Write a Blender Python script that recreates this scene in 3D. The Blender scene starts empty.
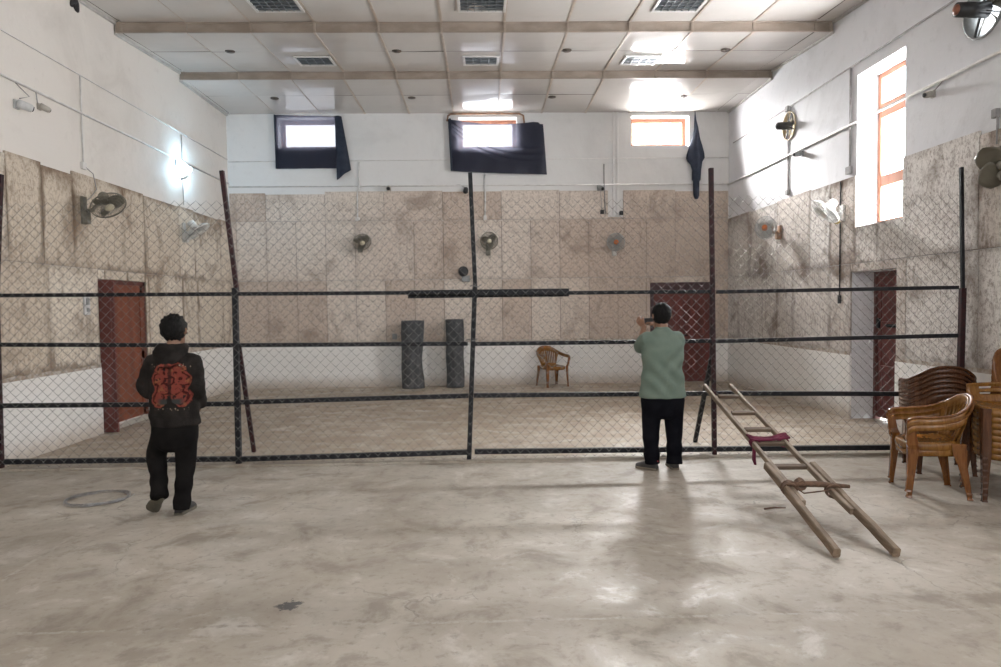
import bpy, math, random
from mathutils import Vector, Matrix, noise
S = bpy.context.scene
COL = S.collection
rnd = random.Random(7)
PI = math.pi

# ------------------------------------------------------------------ room measures (metres)
XL, XR, YB, YF = -5.20, 5.246, 14.312, -2.6
HW = 6.05            # wall height
TH = 0.42            # wall thickness
EYE = 1.68

# ------------------------------------------------------------------ camera
def make_camera():
    yaw, pitch, roll = .0273, .0418, -.0128
    f = Vector((math.sin(yaw)*math.cos(pitch), math.cos(yaw)*math.cos(pitch), -math.sin(pitch)))
    r = Vector((math.cos(yaw), -math.sin(yaw), 0)); u = r.cross(f)
    r2 = r*math.cos(roll)+u*math.sin(roll); u2 = -r*math.sin(roll)+u*math.cos(roll)
    cd = bpy.data.cameras.new('camera'); cd.sensor_width = 36; cd.lens = 680/1001*36
    cd.clip_start = .05; cd.clip_end = 200
    c = bpy.data.objects.new('camera', cd); COL.objects.link(c)
    m = Matrix((r2, u2, -f)).transposed().to_4x4(); m.translation = (0, 0, EYE)
    c.matrix_world = m; S.camera = c
make_camera()

# ------------------------------------------------------------------ world, daylight, exposure
S.view_settings.view_transform = 'Standard'; S.view_settings.look = 'None'
S.view_settings.gamma = 1.0; S.view_settings.use_curve_mapping = False
S.view_settings.exposure = 0.76
S.cycles.max_bounces = 8; S.cycles.diffuse_bounces = 5; S.cycles.glossy_bounces = 3
S.cycles.transparent_max_bounces = 16; S.cycles.sample_clamp_indirect = 4.0
W = bpy.data.worlds.new('sky'); S.world = W; W.use_nodes = True
W.node_tree.nodes['Background'].inputs[0].default_value = (.92, .96, 1, 1)
W.node_tree.nodes['Background'].inputs[1].default_value = 10.0      # hazy bright sky
def daylight(name, loc, facing, w, h, radiance, color=(1, 1, 1), portal=False):
    l = bpy.data.lights.new(name, 'AREA'); l.shape = 'RECTANGLE'; l.size = w; l.size_y = h
    l.energy = radiance*4*w*h; l.color = color; l.cycles.is_portal = portal
    o = bpy.data.objects.new(name, l); COL.objects.link(o); o.location = loc
    o.rotation_euler = Vector(facing).to_track_quat('-Z', 'Y').to_euler()
# direct daylight standing outside the windows
daylight('daylight_back_bare_window', (3.74, YB+1.40, 6.02), (0, -1, -.58), 2.2, .95, 270, (1, .985, .96))
daylight('daylight_back_bare_window_low', (3.79, YB+.60, 5.285), (0, -1, 0), 1.4, .70, 44, (1, .985, .96))
daylight('daylight_back_middle_window', (.18, YB+1.40, 6.02), (0, -1, -.58), 2.2, .95, 40, (1, .99, .97))
daylight('daylight_right_window', (XR+.62, 8.87, 3.75), (-1, 0, 0), 1.5, 2.5, 31, (.99, .99, .98))
daylight('added_near_right_fill', (XR+.62, 2.9, 3.75), (-1, 0, 0), 1.5, 2.5, 8, (1, .97, .93))  # added lamp out of view, fills the left wall and floor
# sky light sampled through each opening
for i, (loc, fc, w, h) in enumerate((((-3.54, YB+.40, 5.285), (0, -1, 0), 1.3, .7), ((.18, YB+.40, 5.27), (0, -1, 0), 1.3, .7), ((3.79, YB+.40, 5.285), (0, -1, 0), 1.3, .7),
                                     ((XR+.42, 8.87, 3.75), (-1, 0, 0), 1.15, 2.2), ((XR+.42, 2.9, 3.75), (-1, 0, 0), 1.15, 2.2),
                                     ((-3.2, YF-.41, 3.6), (0, 1, 0), 1.7, 1.7), ((0, YF-.41, 3.6), (0, 1, 0), 1.7, 1.7), ((3.2, YF-.41, 3.6), (0, 1, 0), 1.7, 1.7))):
    daylight('sky_portal', loc, fc, w, h, 1, portal=True)

# ------------------------------------------------------------------ materials
def new_mat(name):
    m = bpy.data.materials.new(name); m.use_nodes = True
    nt = m.node_tree; b = nt.nodes['Principled BSDF']
    return m, nt, b
class NT:
    def __init__(s, nt): s.nt = nt
    def n(s, t, **k):
        x = s.nt.nodes.new(t)
        for a, v in k.items(): setattr(x, a, v)
        return x
    def put(s, sock, v):
        if hasattr(v, 'is_output') or isinstance(v, bpy.types.NodeSocket): s.nt.links.new(v, sock)
        elif isinstance(v, (tuple, list)) and len(v) == 3 and sock.type == 'RGBA': sock.default_value = (*v, 1)
        else: sock.default_value = v
    def m(s, op, a, b=0.0, c=None, clamp=False):
        x = s.n('ShaderNodeMath', operation=op, use_clamp=clamp)
        s.put(x.inputs[0], a); s.put(x.inputs[1], b)
        if c is not None: s.put(x.inputs[2], c)
        return x.outputs[0]
    def mix(s, f, a, b, mode='MIX'):
        x = s.n('ShaderNodeMix', data_type='RGBA', blend_type=mode)
        s.put(x.inputs[0], f); s.put(x.inputs[6], a); s.put(x.inputs[7], b)
        return x.outputs[2]
    def ramp(s, v, lo, hi, a=0.0, b=1.0):
        x = s.n('ShaderNodeMapRange'); x.interpolation_type = 'SMOOTHSTEP'
        s.put(x.inputs[0], v); x.inputs[1].default_value = lo; x.inputs[2].default_value = hi
        x.inputs[3].default_value = a; x.inputs[4].default_value = b
        return x.outputs[0]
    def coord(s, which='Object'):
        return s.n('ShaderNodeTexCoord').outputs[which]
    def scaled(s, v, sc):
        x = s.n('ShaderNodeMapping'); s.put(x.inputs[0], v); x.inputs[3].default_value = sc
        return x.outputs[0]
    def noise(s, v, scale, detail=4, rough=.55, dist=0.0):
        x = s.n('ShaderNodeTexNoise'); s.put(x.inputs['Vector'], v)
        x.inputs['Scale'].default_value = scale; x.inputs['Detail'].default_value = detail
        x.inputs['Roughness'].default_value = rough; x.inputs['Distortion'].default_value = dist
        return x.outputs[0]
    def bump(s, h, strength, dist=.01):
        x = s.n('ShaderNodeBump'); s.put(x.inputs['Height'], h)
        x.inputs['Strength'].default_value = strength; x.inputs['Distance'].default_value = dist
        return x.outputs[0]
    def geo(s, which): return s.n('ShaderNodeNewGeometry').outputs[which]
    def xyz(s, v):
        x = s.n('ShaderNodeSeparateXYZ'); s.put(x.inputs[0], v); return x.outputs
def simple(name, c1, c2=None, scale=8, rough=.5, metal=0.0, bump=0.0, stretch=(1, 1, 1), spec=.5, lo=.35, hi=.65):
    m, nt, b = new_mat(name); k = NT(nt)
    v = k.scaled(k.coord(), stretch); f = k.noise(v, scale, 5)
    c = k.mix(k.ramp(f, lo, hi), c1, c2 or tuple(x*.8 for x in c1))
    k.put(b.inputs['Base Color'], c); b.inputs['Roughness'].default_value = rough
    b.inputs['Metallic'].default_value = metal; b.inputs['Specular IOR Level'].default_value = spec
    if bump: k.put(b.inputs['Normal'], k.bump(f, bump))
    return m

def plaster_mat(name, base, dirty, amount, low=None):
    m, nt, b = new_mat(name); k = NT(nt); P = k.geo('Position')
    n1 = k.noise(P, .9, 6, .6, .6); n2 = k.noise(P, 7, 5, .6); n3 = k.noise(P, 38, 3)
    c = k.mix(k.m('MULTIPLY', k.ramp(n1, .45, .75), amount), base, dirty)
    c = k.mix(k.m('MULTIPLY', k.ramp(n2, .56, .74), amount*.5), c, dirty)
    c = k.mix(k.ramp(n3, .74, .80, 0, .35), c, (.12, .11, .10))
    if low:   # dirt thrown up at the foot of the wall
        z = k.xyz(P)[2]
        c = k.mix(k.m('MULTIPLY', k.ramp(k.m('ADD', z, k.m('MULTIPLY', n2, .2)), .08, .42, .75, 0), 1.0), c, low)
    k.put(b.inputs['Base Color'], c); b.inputs['Roughness'].default_value = .85
    b.inputs['Specular IOR Level'].default_value = .25
    k.put(b.inputs['Normal'], k.bump(k.m('ADD', n2, k.m('MULTIPLY', n1, 2.0)), .25, .02))
    return m

def board_mat(name, light, mid, dark, stain, contrast, pale_share, edge=.9):
    """wood wool boards: fibre speckle, each board its own tone, brown water stains, dirt at the joints"""
    m, nt, b = new_mat(name); k = NT(nt); P = k.geo('Position'); rdm = k.geo('Random Per Island')
    uv = k.xyz(k.n('ShaderNodeUVMap').outputs[0])
    fib = k.noise(k.scaled(P, (1, 1, .8)), 24, 5, .78, .35); fib2 = k.noise(k.scaled(P, (1, 1, .6)), 60, 3, .7, .3)
    st = k.noise(P, 1.3, 6, .62, .5); st2 = k.noise(k.scaled(P, (1, 1, .35)), 3.6, 6, .68, .8)
    tone = k.mix(k.ramp(rdm, pale_share*.6, pale_share*1.3+.15), light, mid)
    c = k.mix(k.m('MULTIPLY', k.ramp(fib, .46, .64), contrast), tone, dark)
    c = k.mix(k.m('MULTIPLY', k.ramp(fib2, .50, .66), contrast*.5), c, dark)
    c = k.mix(k.m('MULTIPLY', k.ramp(fib, .30, .42, 1, 0), .45), c, light)
    c = k.mix(k.m('MULTIPLY', k.ramp(st, .50, .72), stain), c, dark)
    c = k.mix(k.m('MULTIPLY', k.ramp(st2, .54, .74), stain*.8), c, tuple(x*.85 for x in dark))
    eu = k.m('MINIMUM', uv[0], k.m('SUBTRACT', 1.0, uv[0])); ev = k.m('MINIMUM', uv[1], k.m('SUBTRACT', 1.0, uv[1]))
    e = k.m('ADD', k.m('MINIMUM', eu, ev), k.m('MULTIPLY', k.m('SUBTRACT', st2, .5), .35))
    c = k.mix(k.m('MULTIPLY', k.m('MULTIPLY', k.ramp(e, .0, .09, 1, 0), k.ramp(k.noise(P, .8, 3), .42, .58, .2, 1)), stain*edge), c, tuple(x*.8 for x in dark))
    k.put(b.inputs['Base Color'], c); b.inputs['Roughness'].default_value = .95
    b.inputs['Specular IOR Level'].default_value = .15
    k.put(b.inputs['Normal'], k.bump(k.m('ADD', fib, k.m('MULTIPLY', fib2, .5)), .5, .012))
    return m

def floor_mat():
    m, nt, b = new_mat('concrete_floor'); k = NT(nt); P = k.geo('Position'); x, y, z = k.xyz(P)
    n1 = k.noise(P, .55, 7, .62, .5); n2 = k.noise(P, 2.6, 8, .68, .4); n3 = k.noise(P, 16, 6, .65); n4 = k.noise(P, 70, 3)
    sw = k.noise(k.scaled(P, (.35, 1.6, 1)), 2.2, 6, .6, .4)
    c = k.mix(k.ramp(n1, .36, .66), (.35, .305, .25), (.475, .43, .37))
    c = k.mix(k.ramp(n2, .50, .66, 0, .7), c, (.255, .215, .175))
    c = k.mix(k.ramp(n2, .46, .30, 0, .65), c, (.59, .555, .505))
    c = k.mix(k.ramp(sw, .55, .72, 0, .35), c, (.29, .26, .22))
    c = k.mix(k.ramp(n3, .54, .68, 0, .5), c, (.24, .205, .17))
    # brown dust beyond the fence
    c = k.mix(k.m('MULTIPLY', k.ramp(y, 7.1, 7.7), k.ramp(n2, .30, .60, .25, .75)), c, (.33, .26, .19))
    # hairline cracks and flaked edges on part of the floor
    vr = k.n('ShaderNodeTexVoronoi', feature='DISTANCE_TO_EDGE'); vr.inputs['Scale'].default_value = 1.15
    wob = k.n('ShaderNodeVectorMath', operation='ADD'); nv = k.n('ShaderNodeTexNoise'); nv.inputs['Scale'].default_value = 2.3
    nv.inputs['Detail'].default_value = 6
    k.put(nv.inputs['Vector'], P); sc = k.n('ShaderNodeVectorMath', operation='SCALE'); k.put(sc.inputs[0], nv.outputs[1]); sc.inputs['Scale'].default_value = .55
    k.put(wob.inputs[0], P); k.put(wob.inputs[1], sc.outputs[0]); k.put(vr.inputs['Vector'], wob.outputs[0])
    crack = k.m('MULTIPLY', k.ramp(vr.outputs[0], .002, .009, 1, 0), k.ramp(n1, .50, .60))
    c = k.mix(k.m('MULTIPLY', crack, .4), c, (.14, .125, .11))
    # cast joints: one across, two running away on the left
    j1 = k.m('ABSOLUTE', k.m('SUBTRACT', k.m('ADD', y, k.m('MULTIPLY', n2, .09)), 3.60))
    j1 = k.m('MULTIPLY', k.ramp(j1, .006, .02, 1, 0), k.ramp(n3, .40, .58))
    j2 = k.m('ABSOLUTE', k.m('ADD', k.m('ADD', x, k.m('MULTIPLY', y, .06)), k.m('ADD', k.m('MULTIPLY', n2, .08), 2.72)))
    j2 = k.m('MULTIPLY', k.m('MULTIPLY', k.ramp(j2, .006, .022, 1, 0), k.ramp(n3, .40, .55)), k.ramp(y, 5.3, 4.9))
    c = k.mix(k.m('MULTIPLY', k.m('MAXIMUM', j1, j2), .5), c, k.mix(k.ramp(n2, .42, .55), (.19, .16, .125), (.56, .53, .47)))
    # black scorch mark
    dx = k.m('DIVIDE', k.m('ADD', x, 1.11), .10); dy = k.m('DIVIDE', k.m('SUBTRACT', y, 3.80), .085)
    d = k.m('SQRT', k.m('ADD', k.m('MULTIPLY', dx, dx), k.m('MULTIPLY', dy, dy)))
    sm = k.ramp(k.m('ADD', d, k.m('MULTIPLY', k.m('SUBTRACT', n3, .5), 3.2)), .45, .75, .85, 0)
    c = k.mix(sm, c, (.05, .05, .055))
    k.put(b.inputs['Base Color'], c)
    r = k.m('ADD', k.ramp(n2, .35, .65, .38, .62), k.m('MULTIPLY', n3, .14))
    k.put(b.inputs['Roughness'], r); b.inputs['Specular IOR Level'].default_value = .40
    h = k.m('ADD', k.m('ADD', k.m('MULTIPLY', n2, .8), k.m('MULTIPLY', n4, .12)), k.m('MULTIPLY', crack, -.5))
    k.put(b.inputs['Normal'], k.bump(h, .35, .012))
    return m

def hoodie_mat():
    """faded black fleece with the red flame-like print across the back"""
    m, nt, b = new_mat('charcoal_fleece'); k = NT(nt); x, y, z = k.xyz(k.coord())
    P = k.coord(); n = k.noise(P, 9, 5); n2 = k.noise(P, 60, 2)
    c = k.mix(k.ramp(n, .35, .7), (.016, .0137, .0125), (.030, .0262, .024))
    px = k.m('ABSOLUTE', k.m('SUBTRACT', x, .024)); q = k.m('SUBTRACT', z, 1.055)
    wob = k.m('MULTIPLY', k.m('SUBTRACT', k.noise(P, 16, 4), .5), .07)
    def circ(cx, cz):
        a = k.m('SUBTRACT', px, cx); bb = k.m('SUBTRACT', q, cz)
        return k.m('ADD', k.m('SQRT', k.m('ADD', k.m('MULTIPLY', a, a), k.m('MULTIPLY', bb, bb))), wob)
    d = k.m('MINIMUM', k.m('MINIMUM', circ(.080, .065), circ(.084, -.085)), k.m('MINIMUM', circ(.05, -.01), circ(.045, .12)))
    back = k.ramp(y, -.03, -.05)
    mask = k.m('MULTIPLY', k.ramp(d, .078, .070), back)
    ring = k.m('ABSOLUTE', k.m('SINE', k.m('MULTIPLY', d, 62)))
    col = k.mix(k.ramp(ring, .12, .75), (.045, .011, .010), (.215, .050, .036))
    col = k.mix(k.ramp(k.noise(P, 17, 4), .54, .66), col, (.26, .09, .045))
    col = k.mix(k.ramp(k.noise(P, 30, 3), .60, .66), col, (.03, .02, .02))
    col = k.mix(k.m('MULTIPLY', k.ramp(k.m('ABSOLUTE', k.m('ADD', q, .115)), .035, .012), k.ramp(px, .12, .06)), col, (.045, .05, .048))
    col = k.mix(k.m('MULTIPLY', k.ramp(px, .020, .006), .8), col, (.035, .016, .014))
    c = k.mix(k.m('MULTIPLY', mask, .92), c, col)
    # worn pale flecks above and below the print
    fl = k.m('MULTIPLY', k.ramp(k.noise(k.scaled(P, (1, 1, .55)), 75, 2), .60, .66), back)
    b1 = k.m('MULTIPLY', k.ramp(k.m('ABSOLUTE', k.m('SUBTRACT', q, .172)), .018, .012), k.ramp(k.m('ABSOLUTE', k.m('SUBTRACT', px, .10)), .065, .055))
    b2 = k.m('MULTIPLY', k.ramp(k.m('ABSOLUTE', k.m('ADD', q, .175)), .012, .008), k.ramp(px, .14, .12))
    c = k.mix(k.m('MULTIPLY', fl, k.m('MAXIMUM', b1, b2)), c, (.30, .24, .17))
    k.put(b.inputs['Base Color'], c); b.inputs['Roughness'].default_value = .95
    b.inputs['Specular IOR Level'].default_value = .08
    k.put(b.inputs['Normal'], k.bump(k.m('ADD', n, k.m('MULTIPLY', n2, .3)), .35, .03))
    return m

def cloth_sheer(name, color, through):
    m, nt, b = new_mat(name); k = NT(nt); n = k.noise(k.coord(), 5, 5)
    k.put(b.inputs['Base Color'], k.mix(n, color, tuple(x*1.6 for x in color))); b.inputs['Roughness'].default_value = .55
    b.inputs['Specular IOR Level'].default_value = .22
    t = k.n('ShaderNodeBsdfTransparent'); t.inputs[0].default_value = (.97, .97, 1, 1)
    tl = k.n('ShaderNodeBsdfTranslucent'); tl.inputs[0].default_value = (.030, .030, .038, 1); ad = k.n('ShaderNodeAddShader')
    nt.links.new(b.outputs[0], ad.inputs[0]); nt.links.new(tl.outputs[0], ad.inputs[1])
    x = k.n('ShaderNodeMixShader'); x.inputs[0].default_value = through
    nt.links.new(ad.outputs[0], x.inputs[1]); nt.links.new(t.outputs[0], x.inputs[2])
    nt.links.new(x.outputs[0], nt.nodes['Material Output'].inputs[0]); return m
def glass_mat(name='window_glass', tint=(.97, .98, 1), gloss=.07):
    m, nt, b = new_mat(name); k = NT(nt)
    t = k.n('ShaderNodeBsdfTransparent'); t.inputs[0].default_value = (*tint, 1)
    g = k.n('ShaderNodeBsdfGlossy'); g.inputs['Roughness'].default_value = .03
    x = k.n('ShaderNodeMixShader'); x.inputs[0].default_value = gloss
    nt.links.new(t.outputs[0], x.inputs[1]); nt.links.new(g.outputs[0], x.inputs[2])
    nt.links.new(x.outputs[0], nt.nodes['Material Output'].inputs[0]); return m
def glow(name, color, strength):
    m, nt, b = new_mat(name); b.inputs['Base Color'].default_value = (*color, 1)
    b.inputs['Emission Color'].default_value = (*color, 1); b.inputs['Emission Strength'].default_value = strength; return m
def ceiling_mat():
    m, nt, b = new_mat('painted_ceiling_panel'); k = NT(nt); P = k.geo('Position'); r = k.geo('Random Per Island')
    n = k.noise(P, 1.2, 5); n2 = k.noise(P, 9, 4)
    c = k.mix(r, (.60, .565, .53), (.65, .62, .59)); c = k.mix(k.ramp(n, .5, .75, 0, .3), c, (.50, .46, .42))
    k.put(b.inputs['Base Color'], c); k.put(b.inputs['Roughness'], k.ramp(n2, .3, .7, .11, .16))
    b.inputs['Specular IOR Level'].default_value = .25
    return m
def plastic_mat(name, c1, c2, c3):
    m, nt, b = new_mat(name); k = NT(nt); v = k.scaled(k.coord(), (9, 9, 1.6))
    f = k.noise(v, 2.2, 4, .6, 1.2); g = k.noise(v, 7, 3)
    c = k.mix(k.ramp(f, .36, .64), c1, c2); c = k.mix(k.ramp(g, .55, .75, 0, .6), c, c3)
    k.put(b.inputs['Base Color'], c); b.inputs['Roughness'].default_value = .24
    b.inputs['Subsurface Weight'].default_value = 0; b.inputs['Specular IOR Level'].default_value = .5; return m

M = {}
M['upper'] = plaster_mat('white_plaster', (.75, .71, .665), (.57, .525, .48), .5)
M['upper_right'] = plaster_mat('backlit_white_plaster', (.69, .69, .71), (.48, .475, .48), .6)  # backlit wall: its greyer, bluer light is put into the plaster colour
M['upper_back'] = plaster_mat('pale_plaster', (.74, .735, .725), (.58, .57, .56), .45)
M['dado'] = plaster_mat('white_dado_plaster', (.84, .825, .80), (.70, .68, .65), .4, (.42, .34, .265))
M['ledge'] = simple('dusty_ledge', (.36, .29, .23), (.55, .50, .45), 14, .95)
M['boards_left'] = board_mat('wood_wool_left', (.76, .69, .59), (.64, .56, .46), (.19, .122, .078), .72, .48, .5, 1.0)
M['boards_back'] = board_mat('wood_wool_back', (.74, .665, .59), (.60, .505, .43), (.23, .165, .125), .58, .50, .3, .3)
M['boards_right'] = board_mat('wood_wool_right', (.74, .705, .67), (.60, .545, .50), (.165, .12, .092), .85, .62, .5, .6)
M['board_back_panel'] = simple('dark_joint', (.10, .08, .065), (.16, .13, .11), 10, .95)
M['floor'] = floor_mat()
M['ceiling'] = ceiling_mat()
M['batten'] = simple('tan_batten', (.50, .42, .345), (.42, .35, .29), 6, .4)
M['gap'] = simple('seam_shadow_gap', (.10, .085, .075), (.15, .13, .11), 6, .9)
M['fascia'] = simple('brown_fascia', (.36, .30, .25), (.27, .22, .18), 2.2, .45, stretch=(1, 1, 2))
M['cove'] = simple('grey_cove_trim', (.56, .54, .52), (.46, .44, .42), 8, .5)
M['orange_wood'] = simple('orange_painted_wood', (.44, .20, .12), (.36, .15, .085), 6, .5, stretch=(1, 1, .2))
M['maroon'] = simple('maroon_painted_wood', (.15, .036, .030), (.11, .028, .024), 5, .5, stretch=(2, 2, .3))
M['maroon_dark'] = simple('dark_maroon_wood', (.11, .028, .022), (.08, .021, .018), 5, .5, stretch=(2, 2, .3))
M['rust_door'] = simple('rust_brown_wood', (.20, .054, .024), (.15, .038, .018), 3.5, .5, stretch=(3, 3, .3), bump=.1)
M['purple_lintel'] = simple('dark_plum_wood', (.07, .033, .038), (.05, .025, .03), 5, .5)
M['black_steel'] = simple('black_painted_steel', (.011, .012, .015), (.024, .024, .027), 22, .55, spec=.25)
M['rust_steel'] = simple('maroon_primer_steel', (.050, .017, .019), (.024, .014, .016), 16, .6, spec=.3)
M['wire'] = simple('galvanised_wire', (.23, .225, .22), (.15, .145, .14), 30, .5, .2)
M['steel'] = simple('bright_steel', (.55, .55, .56), (.35, .35, .36), 30, .32, .8)
M['pipe'] = simple('white_conduit', (.74, .72, .70), (.64, .62, .60), 9, .85, spec=.2)
M['pipe_grey'] = simple('grey_conduit', (.36, .345, .34), (.28, .27, .265), 9, .8, spec=.2)
M['rusty_pipe'] = simple('rusty_pipe', (.34, .20, .12), (.20, .12, .08), 14, .7)
M['black'] = simple('black_plastic', (.016, .016, .018), (.028, .028, .03), 12, .5)
M['grey_plastic'] = simple('grey_plastic', (.30, .31, .31), (.22, .23, .23), 9, .5)
M['white_plastic'] = simple('white_plastic', (.62, .62, .62), (.5, .5, .5), 9, .4)
M['beige_plastic'] = simple('beige_plastic', (.45, .42, .37), (.36, .33, .29), 9, .5)
M['fan_dirty'] = simple('dusty_fan_grey', (.22, .205, .165), (.14, .13, .105), 14, .6)
M['fan_blade_dark'] = simple('dusty_dark_blade', (.13, .12, .09), (.09, .08, .06), 14, .55)
M['fan_hub_cream'] = simple('cream_hub', (.50, .46, .34), (.40, .36, .26), 12, .5)
M['fan_white'] = simple('white_fan', (.72, .71, .68), (.62, .61, .58), 12, .5)
M['fan_orange'] = simple('orange_hub', (.55, .17, .05), (.48, .14, .04), 12, .4)
M['yellow_cap'] = simple('yellow_cap', (.55, .42, .10), (.45, .34, .08), 12, .4)
M['pale_blade'] = simple('pale_blade', (.42, .42, .41), (.36, .36, .35), 12, .4)
M['olive_blade'] = simple('olive_blade', (.15, .135, .10), (.105, .092, .068), 5, .4, lo=.3, hi=.7)
M['tan_box'] = simple('tan_exhaust_frame', (.52, .42, .27), (.42, .33, .20), 9, .6)
M['copper'] = simple('copper_motor_cap', (.30, .11, .06), (.22, .08, .05), 9, .4)
M['louver'] = simple('blue_grey_louver', (.23, .26, .28), (.18, .20, .22), 8, .35, .5)
M['louver_back'] = simple('dim_reflector', (.17, .19, .205), (.12, .135, .15), 7, .3, .4)
M['light_frame'] = simple('white_light_frame', (.66, .65, .63), (.58, .57, .55), 6, .35)
M['brown_ring'] = simple('brown_downlight', (.14, .105, .085), (.10, .08, .065), 9, .5)
M['cloth'] = cloth_sheer('navy_cloth', (.0085, .0105, .022), .065)
M['cloth_thick'] = simple('gathered_navy_cloth', (.016, .022, .040), (.026, .034, .056), 10, .85, bump=.2)
M['glass'] = glass_mat()
M['ladder'] = simple('weathered_ladder_wood', (.26, .19, .13), (.15, .105, .07), 4, .7, stretch=(6, .7, 6), bump=.25)
M['ladder_pale'] = simple('pale_ladder_wood', (.29, .225, .165), (.18, .13, .09), 4, .6, stretch=(6, .7, 6), bump=.2)
M['rung'] = simple('dark_rung_wood', (.10, .066, .045), (.17, .125, .09), 5, .75, stretch=(.7, 5, 5), bump=.2)
M['rope'] = simple('brown_rope', (.17, .10, .065), (.10, .06, .04), 30, .9)
M['magenta'] = simple('maroon_cloth', (.17, .022, .055), (.11, .014, .038), 12, .9, bump=.3)
M['roll'] = simple('charcoal_mat', (.050, .052, .056), (.085, .088, .092), 16, .85, stretch=(1, 1, .3), bump=.4)
M['amber'] = plastic_mat('amber_plastic', (.145, .050, .012), (.22, .086, .022), (.085, .029, .009))
M['amber_gold'] = plastic_mat('golden_amber_plastic', (.19, .078, .015), (.27, .125, .027), (.11, .041, .011))
M['brown_pl'] = plastic_mat('brown_plastic', (.070, .028, .014), (.115, .048, .022), (.045, .018, .010))
M['skin'] = simple('skin', (.30, .165, .105), (.26, .14, .09), 12, .55)
M['hair'] = simple('black_hair', (.005, .0045, .0045), (.010, .009, .0085), 60, .75, stretch=(1, 1, .25), bump=.5, spec=.2)
M['green_shirt'] = simple('sage_green_jersey', (.175, .222, .185), (.15, .195, .16), 6, .95, bump=.18, spec=.1)
M['black_trouser'] = simple('black_trousers', (.0055, .0055, .008), (.009, .009, .012), 8, .95, bump=.2, spec=.06)
M['dark_trouser'] = simple('faded_black_trousers', (.0085, .0075, .0075), (.014, .0125, .012), 7, .95, bump=.25, spec=.06)
M['hoodie'] = hoodie_mat()
M['shoe_grey'] = simple('grey_shoe', (.065, .06, .055), (.04, .037, .035), 14, .7)
M['shoe_black'] = simple('black_shoe', (.014, .013, .013), (.024, .022, .022), 14, .6)
M['sole_tan'] = simple('tan_sole', (.21, .175, .13), (.16, .13, .10), 14, .7)
M['sole_olive'] = simple('olive_sole', (.13, .115, .085), (.09, .08, .06), 14, .7)
M['red'] = simple('red_trim', (.35, .035, .04), (.28, .03, .03), 14, .6)
M['bulb'] = glow('lit_bulb', (.50, .78, 1.0), 230)

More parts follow.
